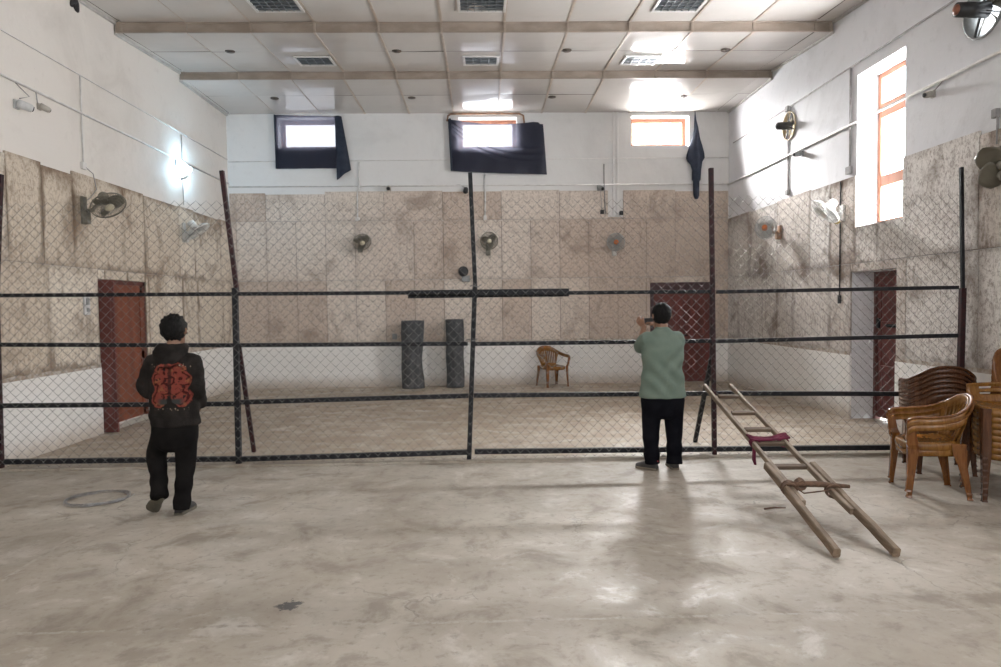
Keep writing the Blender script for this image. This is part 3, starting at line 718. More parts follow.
wall_fan('dusty round fan with a cream hub right of the middle fence post', (.155, YB-.025, 2.84), (0, -1, 0), (.175, YB-.28, 3.0), (.05, -.95, -.22), .175, mf['fan_dirty'], mf['fan_blade_dark'], mf['fan_hub_cream'], mf['fan_dirty'])
wall_fan('pale wall fan with an orange hub under the pilaster on the back wall', (2.80, YB-.025, 2.80), (0, -1, 0), (2.79, YB-.28, 2.95), (-.05, -.97, -.12), .18, mf['fan_white'], mf['pale_blade'], mf['fan_orange'], mf['pale_blade'])
wall_fan('pale caged fan with an orange hub at the far end of the right wall', (XR-.025, 11.76, 2.88), (-1, 0, 0), (4.90, 11.62, 2.95), (-.78, -.62, -.08), .19, mf['rusty_pipe'], mf['pale_blade'], mf['fan_orange'], mf['pale_blade'])
wall_fan('white caged fan facing down with a yellow cap left of the tall right window', (XR-.025, 9.70, 2.93), (-1, 0, 0), (4.91, 9.62, 2.95), (-.66, .10, -.74), .225, mf['fan_white'], mf['pale_blade'], mf['fan_white'], mf['fan_white'], cap=mf['yellow_cap'])
wall_fan('cageless fan with broad olive blades on the right wall at the edge of the picture', (XR-.025, 6.50, 2.86), (-1, 0, 0), (4.985, 6.42, 2.955), (-.58, -.78, -.20), .26, mf['fan_dirty'], mf['olive_blade'], mf['fan_dirty'], None, nblade=4, cage=False, spin=.62, blade_pitch=.5, bl=(.46, .98))

def exhaust_fan(label, u, v, r, motor_len, motor_mat, box_mat):
    w = thing('exhaust_fan', label, 'exhaust fan', (XR, u, v), 0, 'exhaust fans in the right wall'); N = Vector((-1, 0, 0))
    mb = MB(); mb.loft([[(-h, q*math.cos(2*PI*j/32), q*math.sin(2*PI*j/32)) for j in range(32)] for q, h in ((r*.985, -.30), (r*.985, .03), (r*1.07, .03), (r*1.07, .018), (r*.995, .015), (r*.995, -.30))], False, 0, True); mb.build('ring_housing', box_mat, w, True)
    mb = MB(); mb.tube([(.02, 0, 0), (-motor_len, 0, -.0)], [r*.30, r*.27], 20); mb.build('motor', M['black'], w, True)
    mb = MB(); mb.lathe([(r*.20, 0), (r*.19, .015), (r*.10, .025), (.004, .032)], (-motor_len, 0, 0), (-1, 0, 0), 18); mb.build('motor_cap', motor_mat, w, True)
    for k in range(4):
        a = PI/4*.6+PI/2*k; mb = MB(); mb.bar((-.03, r*.3*math.cos(a), r*.3*math.sin(a)), (-.015, r*1.04*math.cos(a), r*1.04*math.sin(a)), .022, .012); mb.build('support_arm', M['black'], w)
    for k in range(5):
        mb = MB(); pts = []; a0 = .5+2*PI*k/5
        for i in range(4):
            for j in range(4):
                rad = r*(.25+.68*i/3); an = a0+(j/3-.5)*(.75); pts.append((.07+.10*(j/3-.5)*r/.25, rad*math.cos(an), rad*math.sin(an)))
        mb.add(pts, [(i*4+j, i*4+j+1, i*4+j+5, i*4+j+4) for i in range(3) for j in range(3)]); solid(mb.build('blade', M['fan_blade_dark'], w, True), .004)
    return w
exhaust_fan('large black exhaust fan in the round hole at the top right corner', 7.02, 4.665, .27, .30, M['copper'], M['grey_plastic'])
exhaust_fan('smaller tan-framed exhaust fan high on the right wall near the far corner', 11.47, 4.637, .225, .22, M['black'], M['tan_box'])

def troffer(label, x, y0, y1, w_, cells):
    zc = ceil_z((y0+y1)/2); t = thing('ceiling_light', label, 'ceiling light', (x, (y0+y1)/2, zc-.014), 0, 'square louvred ceiling lights')
    t.rotation_euler = (math.atan2(ceil_z(y1)-ceil_z(y0), y1-y0), 0, 0); l = y1-y0; mb = MB()
    for s in (-1, 1): mb.box((s*(w_/2+.02), 0, -.004), (.04, l+.08, .022)); mb.box((0, s*(l/2+.02), -.004), (w_, .04, .022))
    bevel(mb.build('frame', M['light_frame'], t), .004)
    mb = MB(); mb.quad((-w_/2, -l/2, .004), (-w_/2, l/2, .004), (w_/2, l/2, .004), (w_/2, -l/2, .004)); mb.build('reflector', M['louver_back'], t)
    mb = MB()
    for i in range(1, cells): mb.box((-w_/2+w_*i/cells, 0, -.006), (.008, l, .018))
    for j in range(1, 5): mb.box((0, -l/2+l*j/5, -.005), (w_, .012, .016))
    mb.build('louver', M['louver'], t); return t
for x, lb in ((-2.70, 'left'), (.06, 'middle'), (2.74, 'right')):
    troffer('%s louvred light of the nearer row, in front of the first brown fascia' % lb, x, 8.98, 9.56, .58, 6)
for x, lb in ((-2.68, 'left'), (.045, 'middle'), (2.70, 'right')):
    troffer('%s small louvred light of the far row, between the two brown fascias' % lb, x, 11.22, 11.66, .52, 4)
for y, row in ((10.93, 'between the two brown fascias'), (13.22, 'close to the back wall')):
    for x, lb in zip((-3.88, -1.28, 1.41, 3.95), ('leftmost', 'second from left', 'third from left', 'rightmost')):
        t = thing('downlight', '%s small round brown downlight of the ceiling row %s' % (lb, row), 'downlight', (x, y, ceil_z(y)-.002), 0, 'small round downlights')
        mb = MB(); mb.lathe([(.075, 0), (.075, -.012), (.055, -.016), (.045, -.004)], (0, 0, 0), (0, 0, 1), 20); mb.build('ring', M['brown_ring'], t, True)
        mb = MB(); mb.lathe([(.048, -.012), (.03, -.010), (.002, -.008)], (0, 0, 0), (0, 0, 1), 16); mb.build('lens', M['brown_ring'], t, True)

# conduits
def conduit(label, pts, r, mat='pipe', boxes=(), ends=True):
    t = thing('conduit_pipe', label, 'conduit', pts[0], 0, 'cable conduits on the walls'); o = Vector(pts[0])
    mb = MB(); mb.tube([Vector(p)-o for p in pts], r, 8); mb.build('pipe', M[mat], t, True)
    for p, sz in boxes:
        mb = MB(); mb.box(Vector(p)-o, sz); bevel(mb.build('junction_box', M[mat], t), .006)
    return t
e = .016
conduit('upper thin conduit running the length of the left wall', [(XL+e, YF+.03, 4.742), (XL+e, YB-.02, 4.742)], .008, 'pipe')
conduit('lower conduit along the left wall carrying the two cameras', [(XL+.022, YF+.03, 4.25), (XL+.022, YB-.03, 4.25)], .016, 'pipe')
conduit('vertical conduit above the big dusty fan on the left wall', [(XL+e, 9.135, 4.73), (XL+e, 9.135, 3.60)], .009, 'pipe', [((XL+e, 9.135, 3.57), (.04, .09, .09))])
conduit('cable loop dropping from the junction box to the big dusty fan', [(XL+.03, 9.14, 3.56), (XL+.045, 9.30, 3.50), (XL+.05, 9.36, 3.30), (XL+.05, 9.20, 3.16), (XL+.05, 9.08, 3.10)], .006, 'pipe_grey')
conduit('vertical conduit behind the lit lamp on the left wall', [(XL+e, 12.13, 4.72), (XL+e, 12.13, 3.50)], .009, 'pipe')
conduit('upper thin dark conduit along the right wall above the tall window', [(XR-e, YF+.03, 4.955), (XR-e, YB-.3, 4.955)], .012, 'pipe_grey')
conduit('lower conduit crossing in front of the tall right window', [(XR-e-.01, YF+.03, 4.15), (XR-e-.01, YB-.02, 4.15)], .018, 'pipe')
conduit('vertical conduit beside the small exhaust fan on the right wall', [(XR-e, 11.48+.03, 4.94), (XR-e, 11.47+.03, 3.53)], .014, 'pipe_grey', [((XR-.03, 11.50, 4.93), (.05, .10, .09)), ((XR-.03, 11.50, 3.53), (.05, .10, .08))])
conduit('vertical conduit just left of the tall right window', [(XR-e, 9.56, 4.94), (XR-e, 9.56, 3.54)], .014, 'pipe_grey', [((XR-.03, 9.56, 3.52), (.05, .11, .10))])
conduit('short grey conduit drop at the right edge of the picture', [(XR-e, 6.80, 3.58), (XR-e, 6.80, 3.24)], .014, 'pipe_grey', [((XR-.03, 6.81, 3.55), (.05, .07, .09))])
conduit('dark cable running down past the right door to a switch', [(XR-.03, 9.78, 3.40), (XR-.03, 9.78, 1.70)], .009, 'black_steel', [((XR-.03, 9.78, 1.70), (.03, .07, .12))])
conduit('thin upper conduit along the back wall below the windows', [(XL+.03, YB-e, 4.70), (XR-.03, YB-e, 4.72)], .008, 'pipe')
conduit('white conduit along the back wall just above the boards', [(XL+.03, YB-e-.01, 4.185), (XR-.03, YB-e-.01, 4.165)], .014, 'pipe')
conduit('white vertical conduit left of centre ending above the dark tilted fan', [(-2.50, YB-e, 4.68), (-2.50, YB-.04, 4.14), (-2.54, YB-.04, 4.05), (-2.545, YB-.04, 3.53)], .017, 'pipe', [((-2.545, YB-.045, 3.50), (.09, .04, .07))])
conduit('white vertical conduit behind the middle post with a black end', [(.11, YB-e, 4.40), (.11, YB-.04, 4.1), (.10, YB-.04, 3.52)], .017, 'pipe', [((.10, YB-.05, 3.50), (.07, .05, .09))])
conduit('thin grey conduit left of the white pilaster strip', [(2.60, YB-e, 4.60), (2.60, YB-.03, 4.15), (2.62, YB-.035, 3.55)], .013, 'pipe_grey')
for lb, x, z in (('black junction box at the foot of the white pilaster', 2.955, 3.575), ('small dark bracket box left of the pilaster foot', 2.55, 3.60)):
    mb = MB(); mb.box((x, YB-.05, z), (.075, .06, .085)); mb.cyl((x, YB-.08, z), (x, YB-.10, z), .02, 10); tag(bevel(mb.build('junction_box', M['black']), .006), lb, 'junction box')

# security cameras
def camera_unit(label, loc, normal, aim, body, size, cable):
    w = thing('security_camera', label, 'camera', loc, 0, 'security cameras'); n = Vector(normal); a = Vector(aim).normalized()
    side = n.cross(Vector((0, 0, 1))); Rm = Matrix((side, n, Vector((0, 0, 1)))).transposed()
    mb = MB(); mb.box(n*.012, (.10*size, .024, .13*size), Rm); bevel(mb.build('mount_plate', body, w), .005)
    mb = MB(); mb.tube([n*.02, n*.07*size+a*.02], .018*size, 8); mb.build('bracket', body, w, True)
    c = n*.08*size
    mb = MB(); mb.lathe([(.02*size, -.05*size), (.055*size, -.04*size), (.060*size, .0), (.056*size, .12*size), (.048*size, .14*size), (.02*size, .142*size)], c, a, 16); mb.build('housing', body, w, True)
    mb = MB(); mb.lathe([(.04*size, .140*size), (.036*size, .155*size), (.005, .158*size)], c, a, 14); mb.build('lens', M['black'], w, True)
    if cable:
        mb = MB(); mb.tube([Vector(p)-Vector(loc) for p in cable], .006, 6); mb.build('cable', M['pipe_grey'], w, True)
camera_unit('white bullet camera on the left wall, nearer of the two', (XL, 7.88, 4.0), (1, 0, 0), (.55, .62, -.22), M['white_plastic'], .80, [(XL+.02, 7.93, 4.08), (XL+.02, 8.10, 4.15), (XL+.02, 7.86, 4.24)])
camera_unit('small beige camera on the left wall, farther of the two', (XL, 8.28, 4.09), (1, 0, 0), (.45, .75, -.30), M['beige_plastic'], .60, [(XL+.02, 8.24, 4.12), (XL+.02, 8.22, 4.24)])
camera_unit('grey camera on the right wall just right of the tall window', (XR, 7.80, 4.045), (-1, 0, 0), (-.75, -.3, -.2), M['beige_plastic'], .65, [(XR-.02, 7.75, 4.08), (XR-.02, 7.60, 4.15)])
camera_unit('grey camera under the right conduit beside the small exhaust fan', (XR, 11.0, 4.07), (-1, 0, 0), (-.8, -.1, -.12), M['grey_plastic'], .7, None)
camera_unit('small beige camera on the back conduit left of the middle curtain', (-1.89, YB, 4.13), (0, -1, 0), (.1, -.9, -.25), M['beige_plastic'], .9, None)
camera_unit('dark camera with a curling cable under the middle curtain', (-.29, YB, 4.08), (0, -1, 0), (-.1, -.8, -.5), M['black'], .85, [(-.29, YB-.03, 4.12), (-.42, YB-.03, 4.19), (-.72, YB-.03, 4.17), (-.95, YB-.03, 4.185)])
camera_unit('small grey camera on the back conduit left of the pilaster', (2.50, YB, 4.10), (0, -1, 0), (.3, -.8, -.3), M['grey_plastic'], .9, [(2.52, YB-.03, 4.05), (2.54, YB-.03, 3.85), (2.54, YB-.03, 3.62)])
# lit lamp on the left wall
t = thing('wall_lamp', 'glowing bluish white bulb lamp high on the left wall', 'lamp', (XL, 12.05, 4.06))
mb = MB(); mb.box((.012, 0, -.05), (.024, .10, .16)); bevel(mb.build('back_plate', M['white_plastic'], t), .006)
mb = MB(); mb.tube([(.02, .0, -.12), (.10, 0, -.10), (.14, 0, -.045)], [.022, .022, .035], 10); mb.build('holder', M['beige_plastic'], t, True)
mb = MB(); mb.lathe([(.018, -.055), (.035, -.03), (.052, .01), (.050, .035), (.03, .06), (.004, .066)], (.145, 0, .02), (.15, 0, 1), 18); mb.build('bulb', M['bulb'], t, True)
mb = MB(); mb.tube([(.02, -.28, .06), (.06, -.28, .06), (.06, -.28, .16)], .012, 8); mb.tube([(.06, -.28, .05), (.06, -.28, .16)], .016, 8); mb.build('side_arm', M['grey_plastic'], t, True)
# small wall boxes
t = thing('switch_plate', 'white switch plate on the left wall beside the rust door', 'switch', (XL+.025, 9.05, 1.755))
mb = MB(); mb.box((.012, 0, 0), (.024, .13, .27)); bevel(mb.build('plate', M['white_plastic'], t), .006)
mb = MB(); mb.box((.028, .0, .04), (.012, .06, .09)); mb.box((.028, .0, -.07), (.012, .05, .05)); bevel(mb.build('switch', M['grey_plastic'], t), .003)
t = thing('wall_siren', 'black round siren over a grey box left of the middle post', 'siren', (-.37, YB-.024, 2.34))
mb = MB(); mb.box((.05, -.04, -.10), (.17, .08, .13)); bevel(mb.build('box', M['grey_plastic'], t), .008)
mb = MB(); mb.lathe([(.06, 0), (.10, .03), (.105, .10), (.085, .13), (.01, .12)], (0, 0, .05), (0, -1, 0), 20); mb.build('horn', M['black'], t, True)
mb = MB(); mb.box((-1.825, YB-.05, 1.05), (.10, .05, .12)); mb.box((-1.825, YB-.078, 1.05), (.05, .01, .06)); tag(bevel(mb.build('socket_box', M['grey_plastic']), .008), 'small greenish grey socket box low on the back wall beside the mat rolls', 'socket')
# curtain rod
mb = MB(); mb.tube([(-.66, YB-.02, 5.50), (-.64, YB-.06, 5.60), (-.58, YB-.07, 5.635), (.2, YB-.075, 5.640), (.84, YB-.07, 5.635), (.92, YB-.06, 5.60), (.94, YB-.03, 5.45), (.94, YB-.02, 5.30)], .020, 10)
tag(mb.build('curtain_rod', M['rusty_pipe'], smooth=True), 'rusty bent pipe rod above the middle back window', 'curtain rod')

# curtains
def cloth(name, label, fn, U, V, mat, t=.004, smooth=True, loc=None):
    mb = MB(); pts = [fn(i/U, j/V) for j in range(V+1) for i in range(U+1)]
    mb.add(pts, [(j*(U+1)+i, j*(U+1)+i+1, (j+1)*(U+1)+i+1, (j+1)*(U+1)+i) for j in range(V) for i in range(U)])
    return mb
def bil(q, u, v):  # corners: top-left, top-right, bottom-right, bottom-left
    return (q[0]*(1-u)+q[1]*u)*(1-v)+(q[3]*(1-u)+q[2]*u)*v
t = thing('window_curtain', 'dark navy cloth over the left back window with a folded flap', 'curtain', (-3.5, YB, 5.0), 0, 'dark cloths on the back windows'); o0 = Vector((-3.5, YB, 5.0))
q = [Vector(a) for a in ((-4.21, 0, 5.645), (-2.935, 0, 5.61), (-2.935, 0, 4.545), (-4.20, 0, 4.545))]
def f1(u, v):
    p = bil(q, u, v); s = max(0, 1-abs(u-.45)*2.2)*math.sin(PI*min(1, v*1.3))
    p.y = YB-.035-.05*s-.006*math.sin(u*23+v*4)*v; p.z -= .0; return p-o0
cloth('c', '', f1, 30, 24, None).build('main_cloth', M['cloth'], t, True)
q1 = [Vector(a) for a in ((-2.96, 0, 5.61), (-2.83, 0, 5.60), (-2.655, 0, 4.51), (-2.95, 0, 4.30))]
def f2(u, v):
    p = bil(q1, u, v); p.y = YB-.06-.035*math.sin(PI*u)-.02*math.sin(u*9+v*3)*v; return p-o0
mb = cloth('c', '', f2, 10, 18, None); solid(mb.build('folded_flap', M['cloth_thick'], t, True), .012)
mb = MB(); mb.tube([Vector((-4.195, YB-.045, 5.64))-o0, Vector((-4.185, YB-.05, 5.1))-o0, Vector((-4.18, YB-.045, 4.55))-o0], (.045, .018), 8); mb.build('gathered_edge', M['cloth_thick'], t, True)
t = thing('window_curtain', 'wide dark navy cloth sagging in folds across the middle back window', 'curtain', (.4, YB, 5.0), 0, 'dark cloths on the back windows'); o1 = Vector((.4, YB, 5.0))
q2 = [Vector(a) for a in ((-.64, 0, 5.535), (1.33, 0, 5.455), (1.40, 0, 4.385), (-.60, 0, 4.47))]
def f3(u, v):
    p = bil(q2, u, v); p.z -= .10*math.sin(PI*min(1, u/.9))*(1-v)*(.8)-.02*math.sin(PI*u)*v*-1
    d = 0
    for k, a in enumerate((.18, .30, .42)):   # swags falling from the top left corner
        w = v-(u*(1.5-.9*u)*(.62+.75*a)+a*.55-.06)
        d += .065*math.exp(-(w/.024)**2)*max(0, 1-u*.9)
    p.y = YB-.05-.055*math.sin(PI*u)-.008*math.sin(u*30+v*7)-d
    if u > .965 and v < .1: p.z -= .03
    return p-o1
cloth('c', '', f3, 60, 48, None).build('main_cloth', M['cloth'], t, True)
mb = MB(); mb.tube([Vector((-.60+.02*k/6, YB-.07-.01*(k % 2), 5.53-1.05*k/6))-o1 for k in range(7)], [(.055, .022)]*7, 10); mb.build('gathered_edge', M['cloth_thick'], t, True)
t = thing('window_curtain', 'narrow dark cloth bunched and hanging beside the bare back window', 'curtain', (4.5, YB, 4.9), 0, 'dark cloths on the back windows'); o2 = Vector((4.5, YB, 4.9))
rings = []
prof = [(5.66, 4.505, .006), (5.50, 4.51, .018), (5.30, 4.53, .040), (5.10, 4.52, .075), (4.92, 4.51, .125), (4.75, 4.50, .165), (4.66, 4.50, .17), (4.58, 4.52, .115), (4.45, 4.535, .085), (4.25, 4.53, .080), (4.22, 4.53, .06), (4.05, 4.53, .058), (3.92, 4.535, .055), (3.85, 4.53, .03)]
for z, x, r in prof:
    rings.append([Vector((x+r*(1+.22*math.sin(5*a+z*3))*math.cos(a), YB-.075+min(r, .07)*.75*(1+.25*math.cos(5*a+z*2))*math.sin(a), z+.05*math.sin(3*a+1)*(r > .1)))-o2 for a in [2*PI*k/24 for k in range(24)]])
mb = MB(); mb.loft(rings); mb.build('bunched_cloth', M['cloth_thick'], t, True)
# ------------------------------------------------------------------ mat rolls against the back wall
def mat_roll(label, x, y, r0, h, waist, seed, lean):
    t = thing('rolled_mat', label, 'mat', (x, y, 0), 0, 'rolled mats by the back wall'); mb = MB(); rr = random.Random(seed)
    turns, per = 4, 30; rings = []; n = turns*per
    zs = [0, .05, .2, .4, .6, .8, .95, 1.1, 1.25, h-.03, h]
    def pt(i, z, off):
        a = 2*PI*i/per; k = i/n; r = r0*(.30+.70*k)+off
        sh = 1-waist*math.exp(-((z-.62)/.30)**2)*max(0, math.cos(a-.2))*k
        return Vector((r*sh*math.cos(a)+lean*z*.03+.006*math.sin(z*9+seed), r*math.sin(a)*.92+.004*math.sin(z*13), z))
    th = r0*.05
    for i in range(n+1):
        rings.append([pt(i, z, 0) for z in zs]+[pt(i, z, -th) for z in reversed(zs)])
    mb.loft(rings); mb.build('roll', M['roll'], t, True)
    mb = MB(); mb.tube([(x_, y_, z_) for x_, y_, z_ in [((r0*1.01)*math.cos(2*PI*k/24)+.02*lean, r0*.935*math.sin(2*PI*k/24), h*.82) for k in range(24)]], .007, 5, closed=True)
    mb.build('tie_cord', M['black'], t, True)
mat_roll('wider charcoal rolled mat standing against the back wall, pinched at its middle', -1.44, 13.99, .245, 1.385, .22, 1, .3)
mat_roll('narrower charcoal rolled mat standing against the back wall beside the middle post', -.565, 14.02, .195, 1.40, .05, 5, 0)

# ------------------------------------------------------------------ plastic chairs
def catmull(P, n=6):
    P = [Vector(p) for p in P]; out = []
    for i in range(len(P)-1):
        a, b, c, d = P[max(i-1, 0)], P[i], P[i+1], P[min(i+2, len(P)-1)]
        for k in range(n):
            t = k/n; out.append(.5*((2*b)+(c-a)*t+(2*a-5*b+4*c-d)*t*t+(3*b-a-3*c+d)*t**3))
    out.append(P[-1]); return out
def superel(a, b, k, n=32, p=3.2):
    out = []
    for j in range(n):
        an = 2*PI*j/n; c, s = math.cos(an), math.sin(an)
        out.append((a*k*math.copysign(abs(c)**(2/p), c), b*k*math.copysign(abs(s)**(2/p), s)))
    return out
def make_chair(label, mats, loc=(0, 0, 0), rz=0, group=None, arms=True, back_top=.81, sz=.425):
    """moulded plastic chair facing +Y"""
    t = thing('plastic_chair', label, 'chair', loc, rz, group); A, B = mats; h = back_top
    # seat: dished top rolled over into an apron
    mb = MB(); n = 32; rings = []; a, b = .235, .225
    sq = lambda y: 1-.07*(y < 0)*min(1, -y/.15)
    for k, dz in ((.04, -.018), (.4, -.016), (.75, -.008), (.92, 0), (.985, -.006), (1.012, -.028), (1.005, -.066)):
        rings.append([(x*sq(y), y, sz+dz+(.010 if y < -.1 else 0)*k-(.016*(y/b)**2*k if y > 0 else 0)) for x, y in superel(a, b, k, n)])
    for k, dz in ((.985, -.066), (.95, -.03), (.7, -.024), (.04, -.032)): rings.append([(x*sq(y), y, sz+dz-(.016*(y/b)**2*k if y > 0 else 0)) for x, y in superel(a, b, k, n)])
    mb.loft(rings); mb.build('seat', B, t, True)
    def angle_leg(pts, sx, sy):
        """L-section leg: (centre, half width, half depth) stations, the corner outside"""
        rr = []
        for p, w, d in pts:
            th = .011; c = [(w, d), (-w, d), (-w, d-th), (w-th, d-th), (w-th, -d), (w, -d)]
            q = [Vector(p)+Vector((sx*u, sy*v, 0)) for u, v in c]
            rr.append(q if sx*sy > 0 else q[::-1])
        mb = MB(); mb.loft(rr); bevel(mb.build('leg', A, t), .004, 2)
    for sx in (-1, 1):
        # rear leg: flared where it meets the apron, raked backwards
        angle_leg([((sx*.195, -.165, sz-.005), .040, .058), ((sx*.200, -.172, sz-.06), .036, .050), ((sx*.207, -.185, sz-.13), .030, .036), ((sx*.222, -.215, .16), .024, .026), ((sx*.232, -.238, .018), .019, .020), ((sx*.234, -.242, 0), .024, .025)], sx, -1)
        # front leg: runs straight on up to the arm on the armchairs
        st = [((sx*.218, .178, sz-.010), .032, .040), ((sx*.222, .186, sz-.10), .028, .032), ((sx*.230, .200, .16), .022, .024), ((sx*.236, .212, .018), .018, .019), ((sx*.237, .214, 0), .023, .024)]
        if arms: st = [((sx*.268, .205, .628), .014, .030), ((sx*.262, .205, .56), .014, .032), ((sx*.248, .196, sz+.03), .016, .042)]+st
        angle_leg(st, sx, 1)
    if arms:
        # one moulded shell: arm, back and arm in a single sweep, the splat dropping to the seat in the middle
        top = catmull([(-.268, .232, .605), (-.274, .185, .638), (-.287, .04, .648), (-.276, -.11, .668), (-.225, -.222, .722), (-.125, -.288, h-.022), (0, -.304, h), (.125, -.288, h-.022), (.225, -.222, .722), (.276, -.11, .668), (.287, .04, .648), (.274, .185, .638), (.268, .232, .605)], 6)
        U = len(top)-1; V = 8; pts = []; fs = []; half = U/2
        for j in range(V+1):
            v = j/V
            for i, p in enumerate(top):
                s = abs(i-half)/half; k = min(1, max(0, (.40-s)/.10)); k = k*k*(3-2*k)
                lo_arm = Vector((p.x*1.03, p.y*1.02, p.z-.062)); lo_sp = Vector((p.x*.80, -.198+.05*(p.x/.2)**2, sz-.005))
                lo = lo_arm.lerp(lo_sp, k); q = p.lerp(lo, v)
                q += Vector((p.x, p.y, 0)).normalized()*(.012*math.sin(PI*v))*(1-k*.5)
                if j == 0: q += Vector((-p.x, -p.y, 0)).normalized()*.020+Vector((0, 0, -.001))   # rolled-in top rim
                pts.append(q)
        for j in range(V):
            for i in range(U):
                s = abs(i+.5-half)/half
                if 2 <= j <= V-2 and s < .30 and int(abs(i+.5-half)) % 2 == 1: continue      # slots
                fs.append((j*(U+1)+i, j*(U+1)+i+1, (j+1)*(U+1)+i+1, (j+1)*(U+1)+i))
        mb = MB(); mb.add(pts, fs); o = solid(mb.build('backrest', B, t, True), .010)
        mb = MB(); mb.tube([p+Vector((p.x, p.y, 0)).normalized()*.004 for p in top], (.017, .010), 8); mb.build('rolled_rim', A, t, True)
    else:
        W = .225; mb = MB(); U, V = 18, 10; pts = []; fs = []
        for j in range(V+1):
            v = j/V
            for i in range(U+1):
                u = -1+2*i/U; z0 = sz-.005; cr = (h-.28*(1-math.sqrt(max(0, 1-min(1, abs(u))**3.2*.97)))*(h-sz)) if h > .7 else h-.012*u*u
                z = z0+(cr-z0)*v; w = W*(.92+.08*v)*(1 if h < .7 else 1-.10*v*v)
                y = -.185-(.10 if h > .7 else .05)*v**.9+.035*u*u-(.012*math.sin(PI*v))
                if j == V: y += .014
                pts.append((u*w, y, z))
        for j in range(V):
            for i in range(U):
                if h > .7: slot = 3 <= j <= 7 and i in (4, 6, 8, 9, 11, 13)
                else: slot = j in (4, 7) and 4 <= i <= 13
                if not slot: fs.append((j*(U+1)+i, j*(U+1)+i+1, (j+1)*(U+1)+i+1, (j+1)*(U+1)+i))
        mb.add(pts, fs); solid(mb.build('backrest', B, t, True), .012)
    return t
make_chair('lone amber plastic armchair against the far white dado', (M['amber'], M['amber_gold']), (1.44, 13.92, 0), PI+.42)
def facing(dx, dy): return math.atan2(-dx, dy)
ordn = ['lowest', 'second from the bottom', 'third from the bottom', 'fourth from the bottom', 'fifth from the bottom', 'sixth from the bottom', 'seventh from the bottom', 'eighth from the bottom']
# two nested armchairs at the front of the group
ca = make_chair('lower of two nested golden brown armchairs at the front of the chair stacks', (M['amber'], M['amber_gold']), (3.885, 5.80, 0), facing(-.95, .27), 'front pair of armchairs')
dup(ca, (3.878, 5.802, .048), facing(-.95, .27), 'upper of two nested golden brown armchairs at the front of the chair stacks')
# dark armchairs seen from behind
cb = make_chair('lowest armchair of the dark brown stack seen from behind', (M['brown_pl'], M['brown_pl']), (4.50, 6.56, 0), facing(.30, .95), 'dark brown armchair stack')
for k in range(1, 6):
    dup(cb, (4.50+.004*k, 6.56+.010*k, .046*k), facing(.30, .95), '%s armchair of the dark brown stack seen from behind' % ('topmost' if k == 5 else ordn[k]))
# armless golden chairs, front rims to the camera
cc = make_chair('lowest chair of the tall golden stack at the right edge', (M['brown_pl'], M['amber_gold']), (4.43, 5.60, 0), facing(-.28, -.96), 'tall golden chair stack', arms=False, back_top=.585)
for k in range(1, 8):
    dup(cc, (4.43-.004*k, 5.60-.004*k, .052*k), facing(-.28, -.96), '%s chair of the tall golden stack at the right edge' % ('topmost' if k == 7 else ordn[k]))
# high-backed chairs behind them against the wall
ce = make_chair('lowest chair of the high-backed stack behind the golden stack', (M['brown_pl'], M['amber']), (4.958, 5.97, 0), facing(0, -1), 'high-backed chair stack by the right wall', arms=False, back_top=.81)
for k in range(1, 9):
    dup(ce, (4.958, 5.97-.003*k, .052*k), facing(0, -1), '%s chair of the high-backed stack behind the golden stack' % ('topmost' if k == 8 else ordn[k]))

